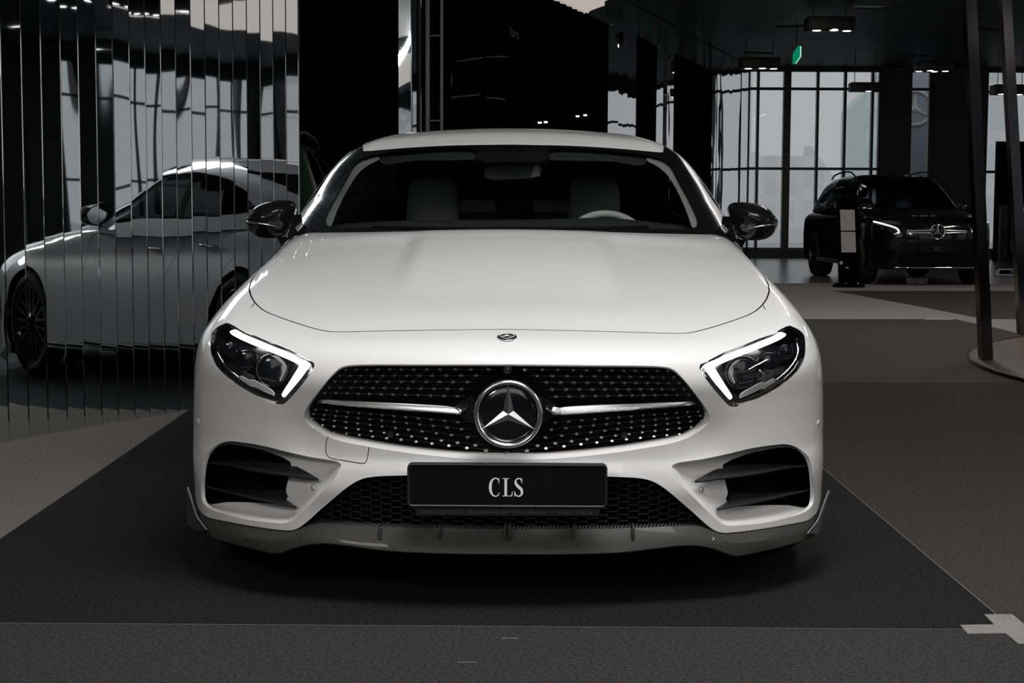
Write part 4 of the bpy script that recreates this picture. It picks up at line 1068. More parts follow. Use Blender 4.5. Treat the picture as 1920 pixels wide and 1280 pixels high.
for s in (1,-1):
    fl = lambda fs: fs if s > 0 else [f[::-1] for f in fs]
    a = mesh_obj('door_mirror', Va*[s,1,1], fl(up_f), M['carbon_fine'] if 'carbon_fine' in M else M['carbon'], car); mir.append(a)
    mesh_obj('mirror_base', Va*[s,1,1], fl(lo_f), M['black'], a)
    V2, F2 = [tuple(p) for p in rows[-1]*[s,1,1]], [tuple(range(48))]; mesh_obj('mirror_glass', V2, F2, M['chrome'], a, smooth=False)
    # indicator line and arm
    L = px_at(curve([(463,416),(474,416.5),(490,419),(506,421.5),(520,424.5)], n=14), YM-.09); L[:,0] = np.abs(L[:,0])
    # lay it on the shell: take the front-most shell point near each
    LL = []
    for p in L:
        d = (Va[:,0]-p[0])**2+(Va[:,2]-p[2])**2; k = d.argsort()[:6]; yv = Va[k][Va[k][:,1].argmin()]
        LL.append([p[0], np.average(Va[k][:,1][Va[k][:,1] < YM+.01]) if (Va[k][:,1] < YM+.01).any() else YM, p[2]])
    LL = np.array(LL); LL[:,1] = np.convolve(np.pad(LL[:,1], 2, 'edge'), np.ones(5)/5, 'valid')-.004
    V3, F3 = tube_geo(LL*[s,1,1], np.interp(np.linspace(0,1,14),[0,.5,1],[.005,.0035,.001]), 8); mesh_obj('indicator_line', V3, F3, M['chrome_soft'], a)
    A_ = px_at([(552,402),(541,443),(522,445),(531,463),(546,452),(556,434)], YM+.02); A_[:,0] = np.abs(A_[:,0])
    arm = [A_+[0,-.03,0], A_+[-.02,.05,0]]; V4, F4 = loft(arm, True); n = len(A_); F4 += [tuple(range(n)), tuple(range(2*n-1,n-1,-1))]
    bm = bmesh.new(); vv = [bm.verts.new(np.array(v)*[s,1,1]) for v in V4]; [bm.faces.new([vv[k] for k in f]) for f in F4]; bm_obj('mirror_arm', bm, M['black'], a)

# ---- cabin
def shell_patch(name, poly, off, m, g=None, step=5, thick=0):
    """a lining piece parallel to the glass"""
    lp = px(poly, step=step, closed=True); n0 = len(lp)
    xs, ys = lp[:,0], lp[:,1]; g_ = grid(xs.min()+4, xs.max(), ys.min()+4, ys.max(), 8); g_ = g_[inside(lp, g_)]
    pts = [Vector(p) for p in lp]+[Vector(p) for p in g_]
    r = delaunay_2d_cdt(pts, [], [list(range(n0))], 1, 1e-6)
    P = on(np.array([tuple(v) for v in r[0]]), off, g_up)
    return mesh_obj(name, P, r[2], m, car)
o1 = shell_patch('pillar_lining', [(611,425),(610,410),(613,398),(629,368),(647,338),(666,306),(680,296),(705,291),(712,297),(690,310),(672,325),(655,350),(640,378),(628,405),(620,424)], .05, M['trim_light'])
mirror_obj(o1)
o1 = shell_patch('sun_visor', [(712,291),(748,285),(884,280.5),(893,287),(897,297),(860,300),(780,301),(715,306)], .07, M['dash']); mirror_obj(o1)
box_obj('sensor_housing', (0,2.24,1.300), (.30,.10,.050), M['void'], car, .01)
# dashboard
rows = []
for y_, z_, h_ in ((1.64,.985,0),(1.80,1.005,.0),(1.96,1.040,.004),(2.10,1.052,.006),(2.19,1.02,.0),(2.22,.75,0)):
    rows.append([(x, y_+.10*(1-abs(x)/.78)*0, z_+h_*math.exp(-((x-.37)/.2)**2)*2.0-.03*(abs(x)/.78)**3) for x in np.linspace(-.78,.78,31)])
V, F = loft([np.array(r) for r in rows]); mesh_obj('dashboard', V, F, M['dash'], car)
box_obj('cowl', (0,1.62,.955), (1.50,.22,.02), M['void'], car)
# steering wheel
sw_c = np.array([.385,2.28,.905]); tilt = Matrix.Rotation(math.radians(-22),3,'X')
ring_ = [tuple(Vector(sw_c)+tilt@Vector((.185*math.cos(a),0,.185*math.sin(a)))) for a in np.linspace(0,2*PI,65)[:-1]]
V, F = tube_geo(ring_, .0155, 12, closed=True); sw = mesh_obj('steering_wheel', V, F, M['wheel_grey'], car)
V, F = lathe_geo([(.0005,-.03),(.05,-.028),(.065,-.01),(.06,.04)], 32, 'y'); mesh_obj('airbag_cover', [tuple(Vector(sw_c)+tilt@Vector(v)) for v in V], F, M['leather'], sw)
V, F = [], []
for a in (0, PI, -PI/2): tube_geo([Vector(sw_c)+tilt@Vector((.05*math.cos(a),0,.05*math.sin(a))), Vector(sw_c)+tilt@Vector((.18*math.cos(a),0,.18*math.sin(a)))], .012, 8, V, F)
mesh_obj('wheel_spokes', V, F, M['leather'], sw)
def cushion(name, c, s, m, parent, power=.55, n=20, taper=0.0, lean=0.0):
    """rounded cushion"""
    V, F = [], []
    for i in range(n+1):
        ph = -PI/2+PI*i/n
        for k in range(2*n):
            th = PI*k/n
            f = lambda v: math.copysign(abs(v)**power, v)
            x, y, z = f(math.cos(ph))*f(math.cos(th)), f(math.cos(ph))*f(math.sin(th)), f(math.sin(ph))
            tp = 1-taper*(z*.5+.5)
            V.append((c[0]+s[0]*x*tp, c[1]+s[1]*y+lean*z*s[2], c[2]+s[2]*z))
    for i in range(n):
        for k in range(2*n): a = i*2*n+k; b = i*2*n+(k+1) % (2*n); F.append((a, b, b+2*n, a+2*n))
    return mesh_obj(name, V, F, m, parent)
for sx in (-1,1):
    st = cushion('front_seat', (sx*.375,2.62,.42), (.255,.27,.11), M['leather'], car)
    cushion('seat_back', (sx*.375,2.96,.74), (.25,.085,.31), M['leather'], st, taper=.22, lean=.22)
    cushion('head_restraint', (sx*.369,3.02,1.118), (.126,.06,.125), M['leather'], st, .38, taper=.14, lean=.12)
    for s in (1,-1): cushion('seat_bolster', (sx*.375+s*.215,2.90,.62), (.05,.10,.26), M['leather'], st, lean=.22)
bench = cushion('rear_seat', (0,3.62,.46), (.68,.28,.12), M['leather'], car)
cushion('seat_back', (0,3.92,.76), (.66,.09,.32), M['leather'], bench, .4, lean=.25)
cushion('head_restraint', (.0,3.70,1.115), (.094,.05,.066), M['dash'], bench, .38)
for sx in (-1,1): cushion('head_restraint', (sx*.42,4.02,1.09), (.13,.06,.09), M['dash'], bench)
box_obj('parcel_shelf', (0,3.86,1.112), (.66,.06,.066), M['shelf'], car, .012)
box_obj('rear_shelf', (0,4.15,1.02), (1.10,.45,.03), M['dash'], car, .01)
box_obj('centre_console', (0,2.55,.52), (.20,.9,.25), M['leather'], car, .03)
# inside mirror
imc = px_at([(962,322)], 2.30)[0]
im = prism('interior_mirror', [(x*.117+.0, z*.030+.006*(x)) for x, z in rrect(2,2,.5)], lambda u, v, d: (imc[0]+u, imc[1]+d, imc[2]+v), .03, M['mirror_back'], car, .004)
e = px_at([(995,332),(1002,310),(1010,309),(1012,330)], 2.296); mesh_obj('mirror_side', [tuple(p) for p in e]+[tuple(p+np.array([0,.02,0])) for p in e], [(0,1,2,3),(0,4,5,1),(1,5,6,2),(2,6,7,3),(3,7,4,0)], M['shelf'], im, smooth=False)
V, F = tube_geo([imc+[0,.01,.02], imc+[0,-.01,.06]], .008, 8); mesh_obj('mirror_stem', V, F, M['satin'], im)
# roof lining so the cabin is dark inside
P = up.from_top(grid(-.54,.541,2.42,3.76,.12)); nx = len(np.arange(-.54,.541,.12)); ny = len(np.arange(2.42,3.76,.12))
P = P.reshape(ny, nx, 3)-[0,0,.035]; V, F = loft(list(P)); mesh_obj('roof_lining', V, F, M['dash'], car)
# wipers lying at the foot of the screen
for p in ([(700,425),(800,427.5),(905,428)], [(990,428),(1100,427.5),(1215,425)]):
    W_ = on(px(p, step=12), -.006, g_up); V, F = tube_geo(W_, .006, 8); mesh_obj('wiper', V, F, M['void'], car)
# ================================================================== the black off-roader (built once, its twin stands half out of view)
SP = Sp([(0,0),(.25,.012),(.45,.035),(.65,.09),(.78,.17),(.88,.30),(.95,.48),(1.0,.7)])
SN = Sp([(.2,.10),(.35,.03),(.5,.01),(.7,0),(.9,.02),(1.0,.07),(1.08,.2)])
ST = Sp([(0,.93),(.15,1.0),(.4,1.05),(1.0,1.12),(1.45,1.165),(1.8,1.16),(3,1.13),(4.4,1.13),(4.9,1.12)])
SW = Sp([(.15,.93),(.4,.965),(.7,.972),(.95,.955),(1.08,.90),(1.2,.80)])
def gs_low(x, y, z):
    x = np.abs(x); sl = (SP(x+2e-3)-SP(x-2e-3))/4e-3
    return smax(smax(smax((SP(x)+SN(z)-y)/np.sqrt(1+sl*sl), z-(ST(y)-.06*(x/.9)**2), .12), x-SW(z), .12), y-4.82, .2)
ST2 = Sp([(1.2,1.06),(1.45,1.18),(1.8,1.395),(2.1,1.57),(2.3,1.655),(2.6,1.70),(3.2,1.70),(4.0,1.665),(4.35,1.60),(4.55,1.42),(4.75,1.12)])
SG = Sp([(1.0,.925),(1.12,.895),(1.35,.80),(1.55,.705),(1.66,.62),(1.75,.45)])
def gs_up(x, y, z):
    x = np.abs(x); yy = y-.22*(x/.8)**2*sstep(2.8,2.1,y)
    return smax((z-(ST2(yy)-.03*(x/.7)**2))*.85, (x-(SG(z)-.05*np.maximum(2.0-y,0)-.06*np.maximum(y-3.4,0)))*.9, .09)
SX = mat('black_paint', (.0025,.0025,.003), .4, 0, .55, .012, spec=.1)
SGL = glass('privacy_glass', (.05,.055,.06), .06)
SGW = glass('suv_windscreen', (.45,.48,.50), .05)
def make_suv(label, loc, rotz):
    sl = Shell(gs_low, (0,2.3,.6)); su = Shell(gs_up, (0,2.9,.95), 3.2)
    t = thing('suv', label, 'car', loc, rotz, None)
    # lower body
    wf, wr = (.93,.375), (3.845,.375); ar = .43
    def arc(c): 
        a = np.linspace(PI-math.asin((.24-c[1])/ar), math.asin((.24-c[1])/ar), 26); return sl.from_side(np.column_stack([c[0]+ar*np.cos(a), c[1]+ar*np.sin(a)]), 1.2)
    A1, A2 = arc(wf), arc(wr)
    fr = sl.from_front(np.column_stack([np.linspace(0,.85,16), np.full(16,.24)])); fr[0,0] = 0
    si = sl.from_side(np.column_stack([np.linspace(A1[-1,1],A2[0,1],20), np.full(20,.26)]), 1.2); si[0], si[-1] = A1[-1], A2[0]
    rr_ = np.concatenate([hit(gs_low, np.array([[x,5.4,.3]]), np.array([[0,-1.0,0]]), 0, 2.2, 200)[0] for x in (.8,.6,.3,0)])
    bt = np.concatenate([fr, A1, si[1:], A2[1:], rr_]); bt[-1,0] = 0
    cab = sl.from_top(curve([(0,1.42),(.4,1.47),(.7,1.62),(.80,1.75),(.845,2.0),(.845,3.4),(.80,4.3),(.6,4.58),(0,4.64)], step=.08)); cab[0,0] = cab[-1,0] = 0
    hd = sl.from_top(curve([(0,.10),(.4,.14),(.66,.27),(.76,.45),(.80,.9),(.80,1.5),(.80,1.75)], step=.06)); hd[0,0] = 0
    hd[-1] = cab[np.argmin(((cab-hd[-1])**2).sum(1))]
    LM = sl.from_front(curve([(.50,.845),(.60,.875),(.72,.915),(.85,.955),(.875,.93),(.86,.86),(.80,.79),(.70,.745),(.60,.755),(.53,.80)], step=.03, closed=True)); LM = np.concatenate([LM, LM[:1]])
    GO = sl.from_front(curve([(0,.935),(.3,.93),(.44,.90),(.47,.84),(.44,.74),(.36,.66),(.2,.625),(0,.615)], step=.04)); GO[0,0] = GO[-1,0] = 0
    LO = sl.from_front(curve([(0,.50),(.3,.50),(.50,.48),(.56,.40),(.52,.33),(.3,.30),(0,.30)], step=.04)); LO[0,0] = LO[-1,0] = 0
    SO = sl.from_front(curve([(.60,.54),(.74,.56),(.85,.55),(.87,.45),(.80,.37),(.66,.36),(.60,.45)], step=.04, closed=True)); SO = np.concatenate([SO, SO[:1]])
    for P in (bt, cab, hd, LM, GO, LO, SO): sl.add_curve(P)
    u = sl.uv
    for nm, P in (('lamp', LM), ('grille', GO), ('low', LO), ('side', SO)): sl.add_region(nm, u(P))
    k = np.argmin(((cab-hd[-1])**2).sum(1))
    sl.add_region('hood', u(np.concatenate([hd, cab[:k+1][::-1][1:]])))
    sl.add_region('cab', np.concatenate([u(cab), [[PI,1.55],[0,1.55]]]))
    sl.add_region('body', np.concatenate([u(bt), u(cab)[::-1]]))
    sd = clean(np.concatenate([sl.from_front(grid(0,.95,.2,1.05,.04)), sl.from_top(grid(0,.95,.05,4.8,.08)), sl.from_side(grid(.3,4.8,.2,1.1,.07), 1.2)]), .03)
    tr = sl.build(sd[np.isfinite(sd).all(1)], .02)
    body = sl.part('body', tr['body'], SX, t); sl.part('bonnet', tr['hood'], SX, t, gap=.002)
    lam = sl.part('headlamp', tr['lamp'], M['lens'], t, gap=0, lip=0, sides=True)
    gr = sl.part('grille', tr['grille'], M['black'], t, gap=0, lip=0)
    sl.part('lower_intake', tr['low'], M['void'], t, gap=0, lip=0); sl.part('side_intake', tr['side'], M['void'], t, gap=0, lip=0, sides=True)
    for s, l in zip((1,-1), lam):
        c_ = LM[:-1].mean(0); inn = c_+(LM[:-1]-c_)*[.9,1,.9]+[0,.09,0]; V, F = loft([LM[:-1]+[0,.004,0], inn], True); r = fill2d([(p[0],p[2]) for p in inn]); nb = len(V)
        V = list(V)+[(v[0], float(inn[np.argmin((inn[:,0]-v[0])**2+(inn[:,2]-v[1])**2),1]), v[1]) for v in r[0]]; F += [tuple(nb+q for q in f) for f in r[2]]
        mesh_obj('lamp_bowl', np.array(V)*[s,1,1], F, M['lamp_dark'], l, smooth=False)
        P = sl.from_front(curve([(.855,.945),(.73,.905),(.62,.868),(.575,.845),(.545,.80),(.575,.775)], step=.015))+[0,.02,0]
        V, F = tube_geo(P*[s,1,1], .0125, 8); mesh_obj('daytime_light', V, F, S_DRL, l)
        for xx, zz in ((.66,.80),(.76,.83)):
            p = sl.from_front([(xx,zz)])[0]+[0,.05,0]; V, F = lathe_geo([(.0005,-.02),(.022,-.014),(.032,0),(.034,.02)], 20, 'y'); mesh_obj('projector_lens', np.array(V)*[1,1,1]*1.0+p*[s,1,1], [f[::-1] for f in F], M['lamp_glass'], l)
    # star and double bar
    c_ = sl.from_front([(0,.80)])[0]; c_[0] = 0
    V, F = lathe_geo([(.0005,-.02),(.07,-.018),(.103,-.01),(.103,.01)], 40, 'y'); ds = mesh_obj('emblem_disc', np.array(V)+c_, [f[::-1] for f in F], M['black'], gr)
    V, F = tube_geo([c_+[.106*math.cos(a),-.016,.106*math.sin(a)] for a in np.linspace(0,2*PI,41)[:-1]], .010, 8, closed=True); mesh_obj('emblem_ring', V, F, M['chrome'], ds)
    star3(.100, .018, .010, M['star'], ds, tuple(c_+[0,-.022,0]), name='emblem_star')
    for s in (1,-1):
        for dz_ in (.022,-.018):
            P = sl.from_front(np.column_stack([np.linspace(.11,.45,14), np.interp(np.linspace(0,1,14),[0,1],[.80+dz_, .806+dz_*.55])]))+[0,-.012,0]
            V, F = tube_geo(P*[s,1,1], np.interp(np.linspace(0,1,14),[0,1],[.0125,.008]), 8); mesh_obj('chrome_blade', V, F, M['blade'], gr)
    V, F = [], []
    for z_ in np.arange(.65,.93,.035):
        xs = np.linspace(-.43,.43,25); xs = xs[np.abs(xs) < np.interp(z_,[.62,.66,.74,.84,.90,.935],[.2,.34,.42,.455,.43,.3])]
        P = sl.from_front(np.column_stack([np.abs(xs), np.full(len(xs), z_)])); P[:,0] = xs; tube_geo(P+[0,-.003,0], .004, 6, V, F)
    mesh_obj('grille_louvres', V, F, M['void'], gr)
    # plate
    p = sl.from_front([(0,.55)])[0]; pl_ = prism('number_plate', rrect(.53,.115,.01), lambda uu_, v, d: (uu_, p[1]-.035+d, .553+v), .02, M['plate'], t)
    lt = serif_word('plate_lettering', [(-.07,Gg),(.68,Ll),(1.34,Ee)], .052, (-.05, p[1]-.036, .528), M['grey_ink'], pl_)
    # lower splitter bar, skid line
    P = sl.from_front(np.column_stack([np.linspace(-.62,.62,31).clip(-.9,.9), np.full(31,.285)])*[1,1]) if False else None
    xs = np.linspace(-.60,.60,31); P = sl.from_front(np.column_stack([np.abs(xs), np.full(31,.272)])); P[:,0] = xs
    V, F = tube_geo(P+[0,-.006,0], .010, 8); mesh_obj('skid_trim', V, F, M['chrome'], t)
    # upper body
    xs_ = np.linspace(0,.80,20); U1 = su.from_front(np.column_stack([xs_, np.interp(xs_,[0,.8],[1.125,1.10])]), .8); U1[0,0] = 0
    U2 = su.from_side(np.column_stack([np.linspace(2.0,4.35,30), np.full(30,1.085)]), 1.2)
    U3 = np.concatenate([hit(gs_up, np.array([[x,5.5,1.085]]), np.array([[0,-1.0,0]]), 0, 2.6, 300)[0] for x in np.linspace(.7,0,12)])
    ub = curve(np.concatenate([U1,U2,U3]), step=.05); ub[0,0] = ub[-1,0] = 0
    W1 = su.from_front(curve([(0,1.14),(.4,1.135),(.70,1.125),(.735,1.15),(.70,1.25),(.62,1.45),(.555,1.585),(.50,1.612),(.3,1.625),(0,1.63)], step=.04), .8); W1[0,0] = W1[-1,0] = 0
    D1 = su.from_side(curve([(2.10,1.15),(2.6,1.155),(3.2,1.165),(3.8,1.19),(4.30,1.25),(4.22,1.42),(4.05,1.52),(3.4,1.575),(2.8,1.585),(2.5,1.545),(2.3,1.42),(2.15,1.24)], step=.05, closed=True), 1.2); D1 = np.concatenate([D1, D1[:1]])
    RW = np.concatenate([hit(gs_up, np.array([[x,5.6,z]]), np.array([[0,-1.0,0]]), 0, 3.0, 300)[0] for x, z in curve([(0,1.20),(.5,1.2),(.60,1.24),(.56,1.4),(.48,1.50),(0,1.52)], step=.05)]); RW[0,0] = RW[-1,0] = 0
    for P in (ub, W1, D1, RW): su.add_curve(P)
    bars = []
    for y0, y1 in ((2.98,3.06),(3.78,3.83)):
        b = []
        for y in (y0, y1):
            tp_ = D1[np.argmin(np.abs(D1[:,1]-y)+(D1[:,2] < 1.38)*9)]; bo = D1[np.argmin(np.abs(D1[:,1]-y)+(D1[:,2] > 1.38)*9)]
            L = su.from_side(np.linspace(bo[1:], tp_[1:], 8), 1.2); L[0], L[-1] = bo, tp_; su.add_curve(L); b.append(L)
        bars.append(np.concatenate([b[0], b[1][::-1]]))
    u = su.uv
    for b in bars: su.add_region('bars', u(b))
    su.add_region('side', u(D1)); su.add_region('front', u(W1)); su.add_region('rear', u(RW)); su.add_region('cabin', np.concatenate([u(ub), [[PI,1.56],[0,1.56]]]))
    sd = clean(np.concatenate([su.from_top(grid(0,.85,1.4,4.7,.07)), su.from_side(grid(1.9,4.5,1.1,1.65,.06), 1.2), su.from_front(grid(0,.8,1.12,1.66,.06), .8)]), .035)
    tr = su.build(sd[np.isfinite(sd).all(1)], .02)
    su.part('cabin_shell', tr['cabin'], SX, t, gap=0, lip=.006); su.part('windscreen', tr['front'], SGW, t, gap=0, lip=0)
    su.part('side_window', tr['side'], SGL, t, gap=0, lip=0, sides=True); su.part('rear_window', tr['rear'], SGW, t, gap=0, lip=0); su.part('window_pillar', tr['bars'], SX, t, gap=0, lip=0, sides=True)
    for s in (1,-1):
        P = np.array([(s*.60,2.55,1.665),(s*.625,2.68,1.725),(s*.63,3.2,1.742),(s*.62,3.9,1.70),(s*.60,4.15,1.645)]); V, F = tube_geo(curve(P, n=24), .014, 8); mesh_obj('roof_rail', V, F, M['satin'], t)
        D = su.from_side(curve([(2.10,1.145),(3.2,1.16),(4.30,1.245)], n=20), 1.2); V, F = tube_geo((D+[.004,0,0])*[s,1,1], .006, 6); mesh_obj('waist_trim', V, F, M['chrome_soft'], t)
        m_ = cushion('door_mirror', (s*1.03,1.93,1.155), (.115,.085,.085), SX, t, .7)
        V, F = tube_geo([(s*.86,1.97,1.10),(s*.95,1.95,1.125)], .03, 8); mesh_obj('mirror_arm', V, F, M['satin'], m_)
        P = np.array([(s*.97,1.36,.30),(s*.99,1.6,.30),(s*.99,3.3,.30),(s*.97,3.45,.30)]); V, F = tube_geo(P, .035, 8); mesh_obj('running_board', V, F, M['chrome_soft'], t)
        for yy in (2.75,3.55):
            V, F = tube_geo([(s*.972,yy-.1,.97),(s*.99,yy-.06,.972),(s*.99,yy+.06,.975),(s*.972,yy+.1,.977)], .012, 8); mesh_obj('door_handle', V, F, SX, t)
        for yc in (wf[0], wr[0]):
            make_wheel(t, s*.84, yc, s, .375, .29, .275, (M['rubber'], M['rim'], M['rim_edge'], M['brake']), 5)
            V, F = [], []
            for a in np.linspace(-.3,PI+.3,24):
                for xx in (.6,.93): V.append((s*xx, yc+.44*math.cos(a), .375+.44*math.sin(a)))
            mesh_obj('wheel_housing', V, [(2*i,2*i+1,2*i+3,2*i+2) for i in range(23)], M['void'], t)
        st = cushion('front_seat', (s*.40,2.95,1.02), (.24,.10,.30), M['leather'], t, .55, 12, lean=.2); cushion('head_restraint', (s*.40,3.02,1.42), (.13,.06,.10), M['leather'], st, .6, 12)
    box_obj('floor_pan', (0,2.5,.30), (1.5,4.2,.08), M['void'], t); box_obj('engine_cover', (0,.95,.62), (1.2,1.3,.5), M['void'], t); box_obj('dashboard', (0,1.85,1.0), (1.5,.5,.20), M['dash'], t, .03)
    box_obj('rear_seat', (0,3.9,.95), (1.3,.15,.55), M['leather'], t, .05)
    return t
S_DRL = emis('suv_running_light', (1,1,1), 1.2)
suv = make_suv('black off-road car with three-pointed star grille standing before the window wall', (6.25, 19.0, 0), math.radians(1.8))
def copy_tree(o, parent=None):
    c = o.copy(); C.objects.link(c); c.parent = parent
    if parent is not None: c.matrix_parent_inverse = o.matrix_parent_inverse.copy()
    for ch in list(o.children): copy_tree(ch, c)
    return c
twin = copy_tree(suv); twin.location = (14.9, 26.9, 0); twin.rotation_euler = (0,0,PI/2)
twin['label'] = 'dark off-road car cut by the frame edge, behind the far leaning post'
# dark green car behind the white one: the same kind of car in green
GP = mat('green_paint', (.006,.028,.011), .3, 0, .6, .02)
green = copy_tree(suv); green.location = (-2.42, 6.45, 0); green.rotation_euler = (0,0,0)
green['label'] = 'dark green car glimpsed between the mirror slats and the white windscreen pillar'
for c_ in green.children_recursive:
    if c_.data.materials and c_.data.materials[0] == SX:
        c_.data = c_.data.copy(); c_.data.materials[0] = GP
# ================================================================== the showroom
ROOM = dict(x0=-9.0, x1=16.0, y0=-18.0, y1=33.0, h=4.46)
def struct(o): o['kind'] = 'structure'; return o
m_wall = noise_bump(mat('dark_wall_paint', (.032,.032,.033), .7), 60, .1)
m_black = mat('black_panel', (.0020,.0020,.0022), .95, 0, 0, spec=.0)
m_ceil = mat('ceiling_black', (.010,.010,.011), .55)
m_frame = mat('window_frame_dark', (.012,.013,.015), .4)
m_pane = glass('window_pane', (.95,.96,.97), .008)
m_mull = mat('mullion_grey', (.06,.065,.07), .4)
def mirror_mat(name, scale=1.2, st=.25, col=(.78,.79,.80)):
    m = mat(name, col, .015, 1.0)
    N, L, b = nodes(m)
    t = N.new('ShaderNodeTexCoord'); mp = N.new('ShaderNodeMapping'); mp.inputs['Scale'].default_value = (1.6,1.6,.55)
    n = N.new('ShaderNodeTexNoise'); n.inputs['Scale'].default_value = scale; n.inputs['Detail'].default_value = 1.0
    oi = N.new('ShaderNodeObjectInfo'); ad = N.new('ShaderNodeVectorMath'); ad.operation = 'ADD'
    sc = N.new('ShaderNodeVectorMath'); sc.operation = 'SCALE'; sc.inputs['Scale'].default_value = 37.0
    cx = N.new('ShaderNodeCombineXYZ'); L.new(oi.outputs['Random'], cx.inputs[0]); L.new(oi.outputs['Random'], cx.inputs[2]); L.new(cx.outputs[0], sc.inputs[0])
    u = N.new('ShaderNodeBump'); u.inputs['Strength'].default_value = st; u.inputs['Distance'].default_value = .02
    L.new(t.outputs['Object'], mp.inputs['Vector']); L.new(mp.outputs['Vector'], ad.inputs[0]); L.new(sc.outputs[0], ad.inputs[1]); L.new(ad.outputs[0], n.inputs['Vector'])
    L.new(n.outputs['Fac'], u.inputs['Height']); L.new(u.outputs['Normal'], b.inputs['Normal'])
    return m
m_mirror = mirror_mat('mirror_steel', 1.1, .38, (.56,.60,.63))
m_mirror2 = mirror_mat('mirror_steel_far', 1.3, .45, (.70,.71,.72))
m_edge = mat('polished_edge', (.80,.79,.78), .06, 1.0)

# ---- floor: carpet and tile fields laid side by side
def fl(pts): return [tuple(px_floor(*p)[:2]) for p in pts]
m_f = [noise_color(mat('carpet_grey', rough=.95, spec=.1), (.022,.0215,.022), (.052,.051,.051), 100, 3, .35, .65),        # 0 general
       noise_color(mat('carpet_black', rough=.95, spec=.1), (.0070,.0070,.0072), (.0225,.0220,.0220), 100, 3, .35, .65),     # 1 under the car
       noise_color(mat('carpet_warm', rough=.95, spec=.1), (.030,.027,.0245), (.064,.058,.052), 100, 3, .35, .65),          # 2 right
       noise_color(mat('carpet_stone', rough=.95, spec=.12), (.115,.108,.097), (.215,.201,.178), 100, 3, .35, .65),          # 3 left pale
       noise_color(mat('carpet_pale', rough=.7, spec=.25), (.17,.163,.152), (.22,.21,.198), 90, 3, .35, .65),               # 4 far pale
       noise_color(mat('carpet_dark', rough=.8, spec=.2), (.022,.021,.020), (.034,.032,.030), 90, 3, .35, .65),             # 5 far dark
       noise_color(mat('tile_far', rough=.24, spec=.5), (.12,.124,.13), (.15,.154,.16), 20, 3, .35, .65)]                 # 6 glossy far
far = lambda px_, y: tuple(px_room(px_, 640, y)[:2])
BX = [(ROOM['x0'],ROOM['y0']),(ROOM['x1'],ROOM['y0']),(ROOM['x1'],ROOM['y1']),(ROOM['x0'],ROOM['y1'])]
A0, A1 = fl([(0,1168.5),(1800,1180.5)]); tA = (A1[1]-A0[1])/(A1[0]-A0[0]); lineA = lambda x: A0[1]+(x-A0[0])*tA
B0, B1 = fl([(1545,880),(1868,1152)]); sB = (B0[0]-B1[0])/(B0[1]-B1[1]); lineB = lambda y: B1[0]+(y-B1[1])*sB
D0, D1_ = fl([(0,1010),(363,762)]); sD = (D1_[0]-D0[0])/(D1_[1]-D0[1]); lineD = lambda y: D0[0]+(y-D0[1])*sD
yA = A1[1]; y717 = px_floor(1700,717)[1]; y597 = px_floor(1700,598)[1]
xr, xl = ROOM['x1'], ROOM['x0']
yB = y717
reg = [
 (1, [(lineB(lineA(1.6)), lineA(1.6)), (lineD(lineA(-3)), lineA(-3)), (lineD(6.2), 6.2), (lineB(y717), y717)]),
 (3, [(xl, lineA(xl)), (lineD(lineA(-3)), lineA(-3)), (lineD(6.2), 6.2), (xl, 6.2)]),
 (2, [(lineB(lineA(1.6)), lineA(1.6)), (xr, lineA(xr)), (xr, y717), (lineB(y717), y717)]),
 (5, fl([(1300,717),(2500,717),(2500,660),(1920,628),(1880,617),(1790,598),(1300,598)])),
 (4, fl([(1300,598),(1790,598),(1830,607),(1920,628),(2500,660),(2500,598),(1845,598),(1700,570),(1560,545),(1430,540),(1300,540)])),
 (5, fl([(1560,545),(1700,570),(1845,598),(2500,598),(2500,545)])),
 (4, fl([(1300,540),(1430,540),(1560,545),(2500,545),(2500,535),(1300,530)])),
 (6, fl([(1300,530),(2500,535),(2500,455),(1300,455)])),
]
vs = [Vector(p) for p in BX]; fs = [[0,1,2,3]]
for k, poly in reg:
    b = len(vs); vs += [Vector(p) for p in poly]; fs.append(list(range(b, b+len(poly))))
r = delaunay_2d_cdt(vs, [], fs, 0, 1e-5)
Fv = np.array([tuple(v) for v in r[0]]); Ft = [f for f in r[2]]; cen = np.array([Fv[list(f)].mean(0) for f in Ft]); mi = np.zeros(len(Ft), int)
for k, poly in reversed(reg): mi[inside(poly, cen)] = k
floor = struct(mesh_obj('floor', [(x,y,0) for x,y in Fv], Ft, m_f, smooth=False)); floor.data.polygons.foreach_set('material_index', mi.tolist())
m_seam = mat('seam_thread', (.16,.15,.14), .8)
def seam(a, b, w=.0035):
    a, b = np.array(a), np.array(b); d = (b-a)/np.linalg.norm(b-a); n = np.array([-d[1], d[0]])*w/2
    return struct(mesh_obj('trim_1', [(*(a+n),.0015),(*(b+n),.0015),(*(b-n),.0015),(*(a-n),.0015)], [(0,1,2,3)], m_seam, smooth=False))
o = seam((-7, lineA(-7)), (px_floor(1805,1180)[0], lineA(px_floor(1805,1180)[0]))); 
o = seam((lineB(y717), y717), tuple(B1)); o.name = 'trim_2'
m_tape = noise_color(mat('tape_beige', rough=.7), (.20,.19,.17), (.26,.245,.22), 120)
def tape(name, pts, label):
    q = fl(pts); n = len(q); V = [(x,y,.0005) for x,y in q]+[(x,y,.003) for x,y in q]
    return tag(mesh_obj(name, V, [tuple(range(n,2*n))]+[(i,(i+1)%n,n+(i+1)%n,n+i) for i in range(n)], m_tape, smooth=False), label, 'floor marking')
tape('floor_marking', [(1845,1153),(1898,1153),(1921,1172),(1960,1200),(1960,1208),(1909,1208),(1885,1188),(1814,1189),(1800,1173),(1864,1172)], 'beige tape cross on the carpet at the corner of the two seams')
